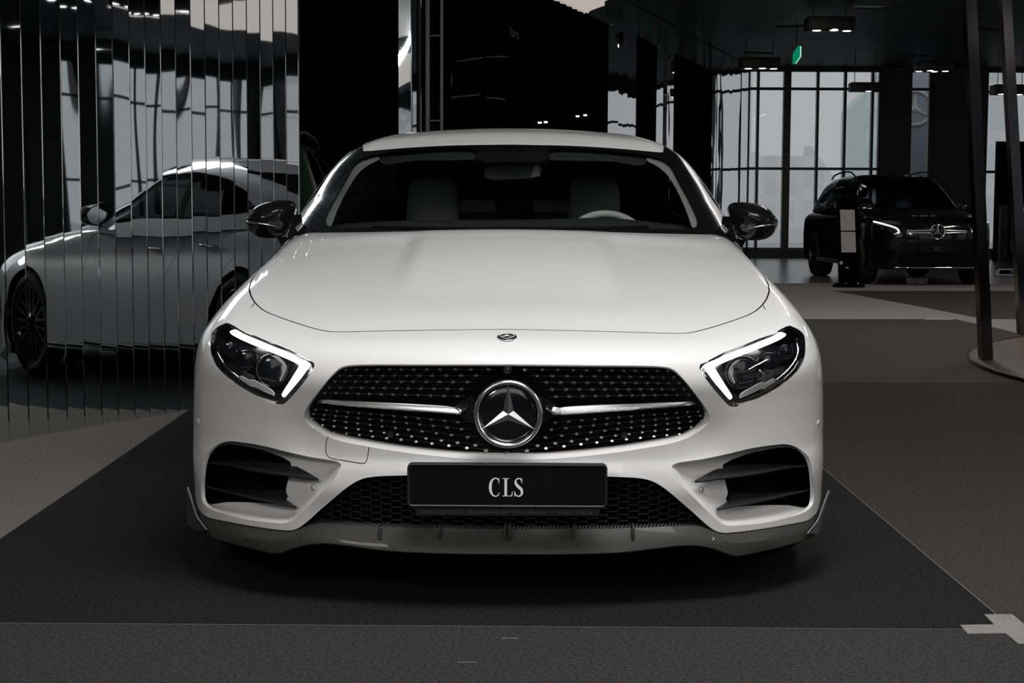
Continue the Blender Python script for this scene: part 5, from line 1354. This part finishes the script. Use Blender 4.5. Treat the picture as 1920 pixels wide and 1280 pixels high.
tape('floor_marking', [(1733,597),(1752,594),(1762,597),(1787,597),(1787,599.5),(1735,599.5)], 'thin pale tape mark on the carpet between black car and round wooden platform')
tape('floor_marking', [(1525,540),(1560,538.5),(1562,540),(1527,541.5)], 'short pale tape streak on the floor before the info stand')
# small marks on the floor in front of the white car
for (a,b,c_,d) in ((858,1241,895,1242.2),(940,1196,972,1197.5)):
    q = fl([(a,b),(c_,b),(c_,d),(a,d)]); struct(mesh_obj('trim_3', [(x,y,.001) for x,y in q], [(0,1,2,3)], m_seam, smooth=False))

# ---- outer shell: ceiling, walls, windows
def quad(name, P, m, parent=None): return mesh_obj(name, P, [(0,1,2,3)], m, parent, smooth=False)
H = ROOM['h']
LUM = (8.4, 13.4, -12.0, -4.0)      # beige part of the ceiling with added glow, behind the camera
bm = bmesh.new(); add_box(bm, ((xl+xr)/2, 7.5, H+.1), (xr-xl, 51, .2)); struct(bm_obj('ceiling', bm, m_ceil, smooth=False))
m_lum = emis('ceiling_glow', (1,.90,.80), .66)  # added glow, stands in for a beige ceiling lit from elsewhere
lp_ = box_obj('glow_ceiling_panel', ((LUM[0]+LUM[1])/2, (LUM[2]+LUM[3])/2, H-.04), (LUM[1]-LUM[0], LUM[3]-LUM[2], .05), m_lum)
lp2 = box_obj('glow_ceiling_panel', (3.9, 19.0, H-.04), (3.6,3.2,.05), m_lum); tag(lp2, 'small warm luminous panel above the slatted display wall', 'ceiling light')
tag(lp_, 'wide warm luminous panel under the black ceiling, mirrored high in the slats', 'ceiling light')
def wall_with_openings(name, axis, at, a0, a1, ops, thick=.3, m=m_wall):
    """upright wall with rectangular holes; ops: (a, b, z0, z1)"""
    xs = sorted({a0, a1, *[o[0] for o in ops], *[o[1] for o in ops]}); zs = sorted({0, H, *[o[2] for o in ops], *[o[3] for o in ops]})
    bm = bmesh.new()
    for i in range(len(xs)-1):
        for k in range(len(zs)-1):
            cx, cz = (xs[i]+xs[i+1])/2, (zs[k]+zs[k+1])/2
            if any(o[0] < cx < o[1] and o[2] < cz < o[3] for o in ops): continue
            s = (xs[i+1]-xs[i], thick, zs[k+1]-zs[k]); c_ = (cx, at, cz)
            if axis == 'x': s = (s[1], s[0], s[2]); c_ = (at, cx, cz)
            add_box(bm, c_, s)
    bmesh.ops.remove_doubles(bm, verts=bm.verts[:], dist=1e-5)
    return struct(bm_obj(name, bm, m, smooth=False))
wn = [0]
def window(axis, at, a0, a1, z0, z1, vs, hs, thick_v=(), fw=.07, d=.14):
    wn[0] += 1
    root = bpy.data.objects.new('window_%d' % wn[0], None); link(root); struct(root)
    def P(a, y, z): return (a, at+y, z) if axis == 'y' else (at+y, a, z)
    def S(a, y, z): return (a, y, z) if axis == 'y' else (y, a, z)
    def bar(name, c_, s): return box_obj(name, P(*c_), S(*s), m_frame, root)
    for a in (a0, a1): bar('frame_post', (a, 0, (z0+z1)/2), (fw, d, z1-z0))
    for z in (z0, z1): bar('frame_rail', ((a0+a1)/2, 0, z), (a1-a0, d, fw))
    for v in vs: bar('mullion', (v, 0, (z0+z1)/2), (.17 if v in thick_v else .06, d*(1.2 if v in thick_v else 1), z1-z0))
    for h in hs: bar('transom', ((a0+a1)/2, 0, h), (a1-a0, d*.9, .06))
    A, B = P(a0,.03,z0), P(a1,.03,z1); 
    q = [P(a0,.03,z0), P(a1,.03,z0), P(a1,.03,z1), P(a0,.03,z1)]; quad('pane', q, m_pane, root)
    return root
y1 = ROOM['y1']; Dw = y1-CAM_LOC[1]
wx_ = lambda p: (p-960)/F_PX*Dw
zr = lambda row, p=1500: float(px_room(p, row, y1)[2])
zt, z_t1, z_t2, zb_ = zr(131), zr(166), zr(316), .20
g1 = (wx_(1385), wx_(1643)); g2 = (wx_(1699), wx_(1741)); g3 = (wx_(1841), 15.7)
wall_with_openings('wall_far', 'y', y1+.15, xl, xr, [(g1[0],g1[1],zb_,zt),(g2[0],g2[1],zb_,zt),(g3[0],g3[1],zb_,zt)], .3)
window('y', y1+.1, g1[0], g1[1], zb_, zt, [wx_(1416),wx_(1470),wx_(1527),wx_(1578),wx_(1629)], [z_t1, z_t2], (wx_(1470),))
window('y', y1+.1, g2[0], g2[1], zb_, zt, [wx_(1736)], [z_t1])
window('y', y1+.1, g3[0], g3[1], zb_, zt, [wx_(1885),13.0,14.3], [zr(172,1860), zr(322,1860)])
ops = [(-17.5,-10.0,.2,4.1),(-8.5,-.8,.2,4.1),(2,7.4,.2,4.1),(8.2,11.4,.2,4.1),(12.2,17.4,.2,4.1),(18.2,24.4,.2,4.1),(25.2,32,.2,4.1)]
wall_with_openings('wall_right', 'x', xr+.15, ROOM['y0'], y1+.3, ops)
for a, b, z0, z1 in ops: window('x', xr+.1, a, b, z0, z1, [a+(b-a)*k/4 for k in (1,2,3)], [3.3, 1.6])
ops = [(9.95,10.12,.2,4.1),(10.45,10.85,.2,4.1),(12.3,15.8,.2,4.1)]
wall_with_openings('wall_rear', 'y', ROOM['y0']-.15, xl, xr, ops)
for a, b, z0, z1 in ops: window('y', ROOM['y0']-.1, a, b, z0, z1, [a+(b-a)*k/4 for k in (1,2,3)] if b-a > 1 else [], [3.3, 1.6])
bm = bmesh.new(); add_box(bm, (xl-.15, 7.5, H/2), (.3, 51, H)); struct(bm_obj('wall_left', bm, m_wall, smooth=False))
struct(box_obj('baseboard_far', ((g1[0]+g3[1])/2, y1-.06, .10), (g3[1]-g1[0], .10, .20), mat('base_dark', (.02,.019,.02), .5)))

# ---- mirror-steel slats beside the white car: one lining of parallel upright plates
def slat(parent, p, theta, w, z0, z1, m, t=.022, name='mirror_slat', ch=.0048):
    """upright polished plate with one folded vertical edge"""
    S = [(-w/2,-t/2),(w/2-ch,-t/2),(w/2,-t/2+ch),(w/2,t/2),(-w/2,t/2)]; n = 5; h = (z1-z0)/2
    me = bpy.data.meshes.new(name); me.from_pydata([(x,y,-h) for x,y in S]+[(x,y,h) for x,y in S], [], [(i,(i+1)%n,n+(i+1)%n,n+i) for i in range(n)]+[(4,3,2,1,0),(5,6,7,8,9)])
    me.materials.append(m); me.materials.append(m_edge)
    for k, f in enumerate(me.polygons): f.material_index = 0 if k == 0 else 1
    o = bpy.data.objects.new(name, me); o.location = (p[0], p[1], (z0+z1)/2); o.rotation_euler = (0,0,theta); return link(o, parent)
TH = math.radians(23.5)
W0 = px_floor(0, 825)[:2]; W1 = px_floor(360, 765)[:2]
wd = np.array(W1)-np.array(W0); wl_ = np.linalg.norm(wd); wd /= wl_
edges_px = [-560,-490,-425,-365,-308,-254,-203,-155,-112,-71,-30,14,52,88,124,157,189.5,220.5,251,280,309,336.5,364,390.5,417,442.5,468,492.5,516.5,540,563]
def on_wall(pxx):
    d = px_dirs([(pxx, 640)])[0]; a = np.array([[d[0], -wd[0]],[d[1], -wd[1]]]); s = np.linalg.solve(a, np.array(W0)-CAM_LOC[:2]); return np.array(W0)+wd*s[1]
mw = bpy.data.objects.new('wall_side', None); link(mw); struct(mw)
sd_ = np.array([math.cos(TH), math.sin(TH)])
for i in range(len(edges_px)-1):
    a = on_wall(edges_px[i])
    # plate runs from its left edge along its own face until the next sight line
    d = px_dirs([(edges_px[i+1]-.5, 640)])[0]; M2 = np.array([[sd_[0], -d[0]],[sd_[1], -d[1]]]); s = np.linalg.solve(M2, CAM_LOC[:2]-a)[0]
    c_ = a+sd_*s/2
    slat(mw, c_, TH+random.uniform(-.012,.012), s, 0.0, H-.02, m_mirror)
nb_ = np.array([-.86,.51])
P0, P1 = on_wall(-575)+np.array([-.30,.16]), on_wall(563)+np.array([-.05,.42])
bm = bmesh.new(); vv = [bm.verts.new((*p, z)) for p in (P0,P1) for z in (0,H-.02)]; bm.faces.new([vv[0],vv[2],vv[3],vv[1]]); bm_obj('backing', bm, m_wall, mw, smooth=False)

# ---- dark display wall behind, its mirror slats and openings
LA, LB = np.array([-.944,13.2]), np.array([5.5,33.0]); ld = (LB-LA)/np.linalg.norm(LB-LA); LL_ = np.linalg.norm(LB-LA)
ln = np.array([ld[1], -ld[0]])
def on_line(pxx):
    d = px_dirs([(pxx, 640)])[0]; a = np.array([[d[0], -ld[0]],[d[1], -ld[1]]]); s = np.linalg.solve(a, LA-CAM_LOC[:2]); return s[1]
disp = bpy.data.objects.new('wall_back', None); link(disp); struct(disp)
ZF = 3.97
q = LA-ln*.06; q2 = LB-ln*.06
quad('black_panel', [(*q,0),(*q2,0),(*q2,H-.01),(*q,H-.01)], m_black, disp)
quad('black_panel', [(xl+.02,13.25,0),(LA[0]-.05,13.25,0),(LA[0]-.05,13.25,H-.01),(xl+.02,13.25,H-.01)], m_black, disp)
TH2 = math.radians(66)
full = [(on_line(1128.5), on_line(1177)), (on_line(1217.5), on_line(1249)), (on_line(1322), LL_)]
s = on_line(985); step = .30
while s < LL_-.02:
    isf = any(a-.001 <= s < b-.02 for a, b in full)
    th_ = math.radians(55 if s < full[0][1] else 62 if s < full[1][1]+.3 else 66)
    slat(disp, LA+ld*(s+step/2)+ln*.05, th_+random.uniform(-.05,.05), step*1.02, 0.0 if isf else ZF, H-.02, m_mirror2, .012)
    s += step
# two-plate mirror pillar left of the panel
pil = bpy.data.objects.new('mirror_pillar', None); link(pil); tag(pil, 'narrow pillar clad in two wavy mirror plates, against the black wall', 'pillar')
for a, b, th in ((748,773.5,.30),(773.5,789.5,.42)):
    pa, pb = px_room(a, 640, 12.3)[:2], px_room(b, 640, 12.3)[:2]; c_ = (pa+pb)/2
    slat(pil, c_, th, (b-a)/F_PX*16.5/math.cos(th), 0, H-.02, m_mirror, .02, 'mirror_plate')
c_ = (px_room(748,640,12.5)[:2]+px_room(790,640,12.5)[:2])/2; box_obj('core', (c_[0], c_[1]+.03, (H-.02)/2), (.16,.16,H-.02), m_wall, pil)
# thin grey metal frame beside it
fr_ = bpy.data.objects.new('metal_frame', None); link(fr_); tag(fr_, 'tall thin grey metal frame standing beside the mirror pillar', 'frame')
m_gm = mat('grey_metal', (.10,.10,.105), .4, .5)
for a in (802, 828): p = px_room(a, 640, 12.2); box_obj('upright', (p[0], 12.2, 2.1), (.028 if a > 810 else .04, .03, 4.2), m_gm, fr_)
for row in (67, 226): p = px_room(815, row, 12.2); box_obj('crossbar', (p[0], 12.2, p[2]), (.14,.03,.012), m_gm, fr_)
# word on the black panel
sT = on_line(968); pT = LA+ld*sT+ln*(-.05); zT = float(px_room(968, 63, pT[1])[2])
m_word = mat('sign_dim', (.05,.05,.05), .5)
wobj = text_mesh('wall_sign', 'Karru', .17, (pT[0]+ln[0]*.004, pT[1]+ln[1]*.004, zT), m_word, None, width=.36, rotz=math.atan2(ld[1], ld[0]))
tag(wobj, 'small dim grey lettering on the black display wall above the car roof', 'sign')
# faint screen edges on the black panel
m_line = mat('screen_edge', (.03,.03,.032), .4)
def wallbar(p0, p1, w=.012):
    out = []
    for (a, row) in (p0, p1):
        s_ = on_line(a); b = LA+ld*s_-ln*.045; out.append([b[0], b[1], float(px_room(a, row, b[1])[2])])
    return tube_geo(out, w, 6)
scr = bpy.data.objects.new('wall_screen', None); link(scr); tag(scr, 'large black screen with faint lit edges on the dark display wall', 'screen')
for p0, p1 in (((862,115),(910,108)),((916,107),(955,106)),((852,183),(905,177)),((915,183),(950,186)),((852,140),(852,165))):
    V, F = wallbar(p0, p1); mesh_obj('edge_strip', V, F, m_line, scr)
for a, row in ((1011,230),(1022,229),(1081,218),(1095,216)):
    s_ = on_line(a); b = LA+ld*s_-ln*.04; z = float(px_room(a, row, b[1])[2])
    o = box_obj('wall_spot', (b[0]+ln[0]*.03, b[1]+ln[1]*.03, z), (.05,.03,.022), emis('spot_small', (1,1,1), 2.0) if a == 1011 else bpy.data.materials['spot_small'])
    tag(o, {1011:'leftmost of four tiny lit spots on the dark wall over the roof',1022:'second tiny lit spot from the left over the roof',1081:'third tiny lit spot from the left over the roof',1095:'rightmost of four tiny lit spots on the dark wall over the roof'}[a], 'lamp', 'tiny spots on the display wall')

# ---- ceiling lamps: dark boxes with round spots
m_spot = emis('spot_disc', (1,.98,.95), 3.0); m_box = mat('lamp_housing', (.006,.006,.006), .5)
def cluster(px0, px1, r0, r1, y, spots, label, dz=0):
    a, b = px_room(px0, r0, y), px_room(px1, r1, y); c_ = (a+b)/2
    root = bpy.data.objects.new('ceiling_lamp', None); root.location = (c_[0], y, c_[2]); link(root); tag(root, label, 'ceiling lamp', 'spot boxes hung from the black ceiling')
    w, h = b[0]-a[0], a[2]-b[2]
    box_obj('housing', (0,0,0), (w, w*.6, h*.8), m_box, root, .01)
    for k in (-1,1): 
        L_ = max(H-c_[2]-h*.4, .02); V, F = tube_geo([(k*w*.35,0,h*.4),(k*w*.35,0,h*.4+L_)], .008, 6); mesh_obj('hanger', V, F, m_box, root)
    for f, yy in spots:
        V, F = lathe_geo([(.0005,-h*.43),(w*.085,-h*.43),(w*.095,-h*.40),(w*.10,-h*.36)], 20, 'z'); mesh_obj('spot', np.array(V)+[w*(f-.5), yy*w, 0], F, m_spot, root)
cluster(1512,1598,30,62,22.5,[(.2,-.15),(.56,-.22),(.86,-.1)],'largest black spot box, three lamps lit, hanging just right of the green exit sign',0)
cluster(1388,1460,106,132,27,[(.2,-.1),(.55,-.2),(.85,-.1)],'black spot box hanging at the top left corner of the big window')
cluster(1594,1650,153,174,29,[(.57,-.2)],'black spot box with one lit lamp crossing the big window transom')
cluster(1718,1782,113,136,27,[(.1,.05),(.36,-.2),(.56,.1),(.84,-.05)],'black spot box with four lit lamps above the narrow star window')
cluster(1861,1925,157,180,29,[(.2,-.2),(.75,-.1)],'black spot box in front of the right window beside the far leaning post')
# more of the same boxes over the room behind the viewer; the mirror slats show them
def spotbox(x, y, label):
    root = bpy.data.objects.new('ceiling_lamp', None); root.location = (x, y, H-.25); link(root); tag(root, label, 'ceiling lamp', 'spot boxes hung from the black ceiling')
    box_obj('housing', (0,0,0), (.8,.35,.2), m_box, root, .01); box_obj('hanger', (0,0,.17), (.3,.05,.16), m_box, root)
    for k in (-.27,0,.27):
        V, F = lathe_geo([(.0005,-.105),(.06,-.105),(.075,-.10)], 20, 'z'); mesh_obj('spot', np.array(V)+[k,0,0], F, m_spot, root)
spotbox(6.3,-10.3,'black spot box over the rear hall, leftmost in the mirror slats')
spotbox(7.4,-9.7,'black spot box before the luminous ceiling, second in the mirror slats')
spotbox(10.4,-15.6,'black spot box near the rear windows, low and small in the mirror slats')
spotbox(7.0,-14.6,'black spot box in the rear corner, seen between dark bands of the slats')
# pipes and rails under the ceiling
m_pipe = mat('ceiling_pipe', (.03,.03,.032), .4, .5)
for (a, ra, ya), (b, rb_, yb) in (((1600,14,20),(1690,14,20)),((1455,50,24),(1520,48,24)),((1395,98,26),(1450,100,26)),((1690,103,26),(1745,105,26)),((1780,50,22),(1880,57,22))):
    V, F = tube_geo([px_room(a, ra, ya), px_room(b, rb_, yb)], .02, 8); tag(mesh_obj('ceiling_rail', V, F, m_pipe), None)
rails = [o for o in C.objects if o.name.startswith('ceiling_rail')]
for o, l in zip(rails, ('thin grey ceiling rail at the top edge above the exit sign','thin grey ceiling rail left of the nearest spot box','thin grey ceiling rail above the corner spot box','thin grey ceiling rail above the star window','thin grey ceiling rail behind the near leaning post')):
    tag(o, l, 'ceiling rail', 'rails under the black ceiling')
# exit sign hanging edge-on
es = bpy.data.objects.new('exit_sign', None); link(es); p1, p2 = px_room(1499.5, 96, 24.0), px_room(1491, 101, 25.9)
tag(es, 'small green emergency exit sign with white running figure hanging from ceiling', 'sign')
m_gr = emis('exit_green', (.0,.20,.10), 1.0); m_wh = emis('exit_white', (.35,.75,.55), 1.0)
pa, pb = px_room(1500,86,24.0), px_room(1500,106,24.0); h_ = pa[2]-pb[2]; e0 = np.array([px_room(1500,96,24.0)[0], 24.0, (pa[2]+pb[2])/2]); e1 = np.array([px_room(1490.5,103,25.4)[0], 25.4, e0[2]])
ed = e1-e0; el_ = np.linalg.norm(ed); ed /= el_; en = np.array([ed[1],-ed[0],0]); en = en if en[1] < 0 else -en
def eq(u, v, d=0): return tuple(e0+ed*u*el_+np.array([0,0,v*h_])+en*d)
mesh_obj('sign_plate', [eq(0,-.5),eq(1,-.5),eq(1,.5),eq(0,.5),eq(0,-.5,-.04),eq(1,-.5,-.04),eq(1,.5,-.04),eq(0,.5,-.04)], [(0,1,2,3),(4,7,6,5),(0,3,7,4),(1,5,6,2),(3,2,6,7),(0,4,5,1)], m_gr, es, smooth=False)
V, F = [], []
for st_ in ([(.05,-.45),(.95,-.45)],[(.05,.45),(.95,.45)],[(.04,-.45),(.04,.45)],[(.60,.22),(.48,-.05),(.62,-.35)],[(.48,-.05),(.30,-.30)],[(.60,.18),(.36,.10)],[(.60,.18),(.78,.05)]):
    tube_geo([np.array(eq(u, v, .012)) for u, v in st_], .016, 6, V, F)
mesh_obj('pictogram', V, F, m_wh, es); V, F = tube_geo([eq(.5,.5,-.02), (*eq(.5,.5,-.02)[:2], H)], .01, 6); mesh_obj('hanger', V, F, m_box, es)

# ---- leaning posts and the round wooden platform
m_post = mat('dark_polished_steel', (.055,.055,.06), .10, 1.0)
m_bronze = mat('bronze_edge', (.20,.15,.11), .2, 1.0)
def post(bot, top_px, w, label, m):
    b = px_floor(*bot); y = b[1]; t = px_room(top_px[0], top_px[1], y); k = (H-.01)/max(t[2],1); d = np.array(t)-np.array(b)
    T = np.array(b)+d*((H-.01)/d[2]); V = []
    for c_ in (np.array(b)+[0,0,.0235], T):
        for sx, sy in ((-1,-1),(1,-1),(1,1),(-1,1)): V.append((c_[0]+sx*w/2, c_[1]+sy*w*.7, c_[2]))
    o = mesh_obj('leaning_post', V, [(0,1,5,4),(1,2,6,5),(2,3,7,6),(3,0,4,7),(4,5,6,7),(3,2,1,0)], [m, m_bronze], smooth=False)
    o.data.polygons[3].material_index = 1
    return tag(o, label, 'post', 'polished posts leaning round the wooden platform')
post((1848,678), (1817,0), .078, 'slanted dark polished steel post cutting across the right side of the black car', m_post)
post((1919,632), (1884,0), .082, 'slanted dark polished steel post at the right frame edge, farther than its neighbour', m_post)
wood = mat('plank_wood', (.2,.15,.11), .35, spec=.4)
N, L, b = nodes(wood); t_ = N.new('ShaderNodeTexCoord'); mp = N.new('ShaderNodeMapping'); mp.inputs['Scale'].default_value = (1.0,14,1); n_ = N.new('ShaderNodeTexNoise'); n_.inputs['Scale'].default_value = 3; n_.inputs['Detail'].default_value = 4
r_ = N.new('ShaderNodeValToRGB'); r_.color_ramp.elements[0].color = (.085,.062,.045,1); r_.color_ramp.elements[1].color = (.19,.145,.11,1); r_.color_ramp.elements[0].position = .3; r_.color_ramp.elements[1].position = .7
L.new(t_.outputs['Object'], mp.inputs[0]); L.new(mp.outputs[0], n_.inputs['Vector']); L.new(n_.outputs['Fac'], r_.inputs[0]); L.new(r_.outputs[0], b.inputs['Base Color'])
pp = [px_floor(*q)[:2] for q in ((1920,630),(1845,650),(1828,662),(1834,676),(1852,690),(1920,716))]
# circle through the visible rim
cxy, rad = np.array([7.7, 6.4]), 4.42
V, F = lathe_geo([(.001,.02),(rad-.01,.02),(rad,.016),(rad,.0)], 96, 'z'); pf = mesh_obj('wooden_platform', np.array(V)+[cxy[0],cxy[1],.0], F, wood, sharp=30)
tag(pf, 'low round wooden platform at the feet of the leaning posts', 'platform')
V, F = lathe_geo([(rad+.001,.0),(rad+.012,.0),(rad+.012,.022),(rad+.001,.023),(rad+.001,.0)], 96, 'z'); mesh_obj('rim_strip', np.array(V)+[cxy[0],cxy[1],0], F, m_bronze, pf)

# ---- info stand, floor plates, black board
yS = px_floor(1590,538)[1]; k = (yS-CAM_LOC[1])/F_PX
st = thing('info_stand', 'black info stand with two blank white sheets beside the black off-roader', 'stand', (px_room(1592,538,yS)[0], yS, 0), 0)
x_ = lambda p: (p-1592)*k; z_ = lambda r_: float(px_room(1592, r_, yS)[2])
def para(name, P, d, m, off=0):
    V = [(x_(a), off, z_(b)) for a, b in P]+[(x_(a), off+d, z_(b)) for a, b in P]; mesh_obj(name, V, [(0,1,2,3),(7,6,5,4),(0,4,5,1),(1,5,6,2),(2,6,7,3),(3,7,4,0)], m, st, smooth=False)
m_paper = mat('white_paper', (.36,.35,.335), .7)
para('panel', [(1573,531),(1614,531),(1605,372),(1566,372)], .05, m_black)
para('base_plate', [(1563,537.5),(1618,537.5),(1616,531),(1570,531)], .30, m_black, -.15)
para('white_sheet', [(1574,432),(1601,432),(1599,393),(1571.5,393)], .006, m_paper, -.008)
para('white_sheet', [(1576.3,473),(1603.5,473),(1601.3,434.5),(1574,434.5)], .006, m_paper, -.008)
V, F = lathe_geo([(.0005,-.012),(.025,-.01),(.028,.0)], 16, 'y')
mesh_obj('button', np.array(V)+[x_(1576),-.004,z_(493)], [f[::-1] for f in F], m_paper, st)
V, F = tube_geo([(x_(1583),-.02,z_(503)),(x_(1590),-.02,z_(500.5))], .014, 8); mesh_obj('handle', V, F, M['chrome_soft'], st)
for a in (1582,1604): V, F = lathe_geo([(.0005,-.01),(.010,-.008),(.012,.0)], 12, 'y'); mesh_obj('screw', np.array(V)+[x_(a),-.152,z_(530)], [f[::-1] for f in F], M['chrome_soft'], st)
yP = px_floor(1720,533)[1]; c_ = px_floor(1720,533)
m_pl = noise_color(mat('pale_plate', rough=.6), (.10,.10,.10), (.22,.22,.22), 14)
fp = prism('floor_plate', rrect(.33,.10,.02), lambda u, v, d: (c_[0]+u, yP+d+(v+.05)*.35, .053+v*.9), .02, m_pl); tag(fp, 'small pale grey plate lying under the nose of the black off-roader', 'plate')
yR = px_floor(1900,518)[1]; k = (yR-CAM_LOC[1])/F_PX; xR = px_room(1868,518,yR)[0]
rs = thing('floor_sign', 'low white wheel stand with black lettering on the floor at the frame edge', 'sign', (xR+.45, yR, 0), 0)
m_ws = mat('sign_white', (.36,.36,.37), .4)
w_ = .9
mesh_obj('plate', [(-w_/2,0,.01),(w_/2,0,.01),(w_/2-.03,.09,.13),(-w_/2+.06,.09,.13),(-w_/2,.2,.01),(w_/2,.2,.01)], [(0,1,2,3),(2,5,4,3),(1,5,2),(0,3,4),(0,4,5,1)], m_ws, rs, smooth=False)
def on_sign(u, v, d=.004): return (u, v*.75-d, .01+v)
mesh_obj('dark_field', [on_sign(-w_/2+.05,.028),on_sign(w_/2-.05,.028),on_sign(w_/2-.06,.095),on_sign(-w_/2+.08,.095)], [(0,1,2,3)], M['black'], rs, smooth=False)
tx = text_mesh('sign_lettering', 'Mercedes-Benz', .085, (0,0,0), m_ws, rs, width=.50); tx.rotation_euler = (math.radians(53),0,0); tx.location = (.06, .060*.75-.008, .072)
bb_y = px_floor(1890,489)[1]; a, b2 = px_room(1868,265,bb_y), px_room(1990,489,bb_y)
bd = box_obj('display_board', ((a[0]+b2[0])/2, bb_y, a[2]/2), (b2[0]-a[0], .08, a[2]), m_black); tag(bd, 'tall plain black display board in front of the right window', 'board')
po = box_obj('low_pillar', (px_room(1879,490,bb_y-1)[0], bb_y-1, .62), (.16,.16,1.24), mat('dark_grey_post', (.03,.03,.032), .5)); tag(po, 'short dark grey upright leaning against the black display board', 'post')

# ---- the city outside the windows
m_sky = None
m_b = [mat('facade_pale', (.9,.92,.93), .8), mat('facade_teal', (.42,.52,.53), .8), mat('facade_grey', (.55,.56,.58), .8), mat('facade_cream', (.66,.64,.60), .8)]
def facade(m, sx, sz, c1, c2):
    N, L, b = nodes(m); t = N.new('ShaderNodeTexCoord'); w = N.new('ShaderNodeTexBrick'); w.inputs['Scale'].default_value = 1; w.inputs['Brick Width'].default_value = sx; w.inputs['Row Height'].default_value = sz
    w.inputs['Mortar Size'].default_value = sx*.22; w.inputs['Color1'].default_value = (*c2,1); w.inputs['Color2'].default_value = (*c2,1); w.inputs['Mortar'].default_value = (*c1,1); w.offset = 0
    mp = N.new('ShaderNodeMapping'); mp.inputs['Rotation'].default_value = (PI/2,0,0); L.new(t.outputs['Object'], mp.inputs[0]); L.new(mp.outputs[0], w.inputs[0]); L.new(w.outputs[0], b.inputs['Base Color'])
facade(m_b[0], 1.6, 2.2, (.97,.98,.98), (.86,.90,.92)); facade(m_b[1], 2.6, 2.0, (.72,.86,.87), (.84,.94,.95)); facade(m_b[2], 1.5, 2.0, (.92,.94,.96), (.82,.87,.90)); facade(m_b[3], 1.8, 2.4, (.94,.95,.95), (.80,.88,.90))
LBL = {0:'pale tall city block, leftmost outside the big window',1:'teal glass tower with slanted top outside the big window',2:'low pale block outside the big window, left of the teal tower',3:'cream city block seen outside through the right window',4:'grey city block far outside, behind the thick window mullion'}
def building(i, px0, px1, row, y, m, d=2.5, slant=0):
    a, b = px_room(px0, row, y), px_room(px1, row, y); V = []
    for yy in (y, y+d):
        V += [(a[0],yy,-.3),(b[0],yy,-.3),(b[0],yy,a[2]-slant),(a[0],yy,a[2])]
    o = mesh_obj('city_building', V, [(0,1,2,3),(7,6,5,4),(0,4,5,1),(1,5,6,2),(2,6,7,3),(3,7,4,0)], m, smooth=False); tag(o, LBL[i], 'building', 'city blocks outside the windows')
building(0, 1392, 1424, 285, 90, m_b[0]); building(4, 1430, 1515, 292, 120, m_b[2]); building(2, 1520, 1585, 272, 100, m_b[0], 2.5, 3); building(1, 1592, 1660, 205, 80, m_b[1], 2.0, -2); building(3, 1842, 1960, 135, 75, m_b[3])
gq = quad('ground_outside', [(-120,y1+.35,-.3),(160,y1+.35,-.3),(160,160,-.3),(-120,160,-.3)], mat('asphalt', (.62,.64,.66), .9)); struct(gq)
gq = quad('ground_beside', [(xr+.32,-90,-.3),(160,-90,-.3),(160,y1+.3,-.3),(xr+.32,y1+.3,-.3)], bpy.data.materials['asphalt']); struct(gq)
# pale blue banner with a three-pointed star outside the narrow window
yb_ = y1+1.6; ba, bb = px_room(1692,175,yb_), px_room(1750,470,yb_)
ban = thing('banner', 'pale blue banner with white three-pointed star outside the narrow window', 'banner', ((ba[0]+bb[0])/2, yb_, 0), 0)
m_ban = mat('banner_blue', (.58,.66,.78), .8); m_bst = mat('banner_white', (.95,.95,.95), .8)
box_obj('cloth', (0,0,(ba[2]+bb[2])/2+.6), (bb[0]-ba[0],.03,ba[2]-bb[2]+1.4), m_ban, ban)
sc = px_room(1715,203,yb_); kk = (yb_-CAM_LOC[1])/F_PX
star3(31*kk, 5*kk, .02, m_bst, ban, (sc[0]-(ba[0]+bb[0])/2, -.03, sc[2]), name='banner_star')
ringp = [(sc[0]-(ba[0]+bb[0])/2+31*kk*math.cos(a), -.03, sc[2]+31*kk*math.sin(a)) for a in np.linspace(0,2*PI,49)[:-1]]
V, F = tube_geo(ringp, 2.3*kk, 6, closed=True); mesh_obj('banner_ring', V, F, m_bst, ban)
# ================================================================== light and camera
w = bpy.data.worlds.new('overcast_sky'); bpy.context.scene.world = w; w.use_nodes = True
bg = w.node_tree.nodes['Background']; bg.inputs[0].default_value = (.42,.425,.43,1); bg.inputs[1].default_value = 1.0
def area(name, loc, aim, size, e, col=(1,1,1), spread=180):
    l = bpy.data.lights.new(name, 'AREA'); l.shape = 'RECTANGLE'; l.size, l.size_y = size; l.energy = e; l.color = col; l.spread = math.radians(spread)
    o = bpy.data.objects.new(name, l); o.location = loc; d = Vector(aim)-Vector(loc); o.rotation_euler = d.to_track_quat('-Z','Y').to_euler(); return link(o)
area('ceiling_softbox', (0.7,-.9,4.3), (0.15,1.1,.5), (2.4,2.2), 245, (1,.998,.99))
area('front_fill', (.05,-5.8,2.7), (0,0,.6), (4.6,2.4), 56, (1,.998,.99))  # added fill from behind the camera, no lamp of the showroom
area('hall_light', (6.4,-.6,4.35), (5.6,1.5,0), (.15,4.5), 190, (1,.96,.92))
area('hall_light', (3.8,10.5,4.35), (3.8,10.5,0), (.12,5), 130, (1,.96,.92))
area('hall_light', (8.5,14.5,4.35), (8.5,14.5,0), (.12,5), 130, (1,.96,.92))
area('left_light', (-3.6,-6.2,4.3), (-3.2,-.4,0), (1.6,1.2), 150, (1,.96,.90))
cam = bpy.data.cameras.new('camera'); cam.sensor_width = 36; cam.lens = F_PX/1920*36; cam.clip_end = 500
co = link(bpy.data.objects.new('camera', cam)); co.location = CAM_LOC; co.rotation_euler = Matrix(CAM_EUL.to_4x4()).to_euler()
sc_ = bpy.context.scene; sc_.camera = co
sc_.view_settings.view_transform = 'Standard'; sc_.view_settings.look = 'None'; sc_.view_settings.gamma = 1; sc_.view_settings.exposure = 0.0
sc_.view_settings.use_curve_mapping = False
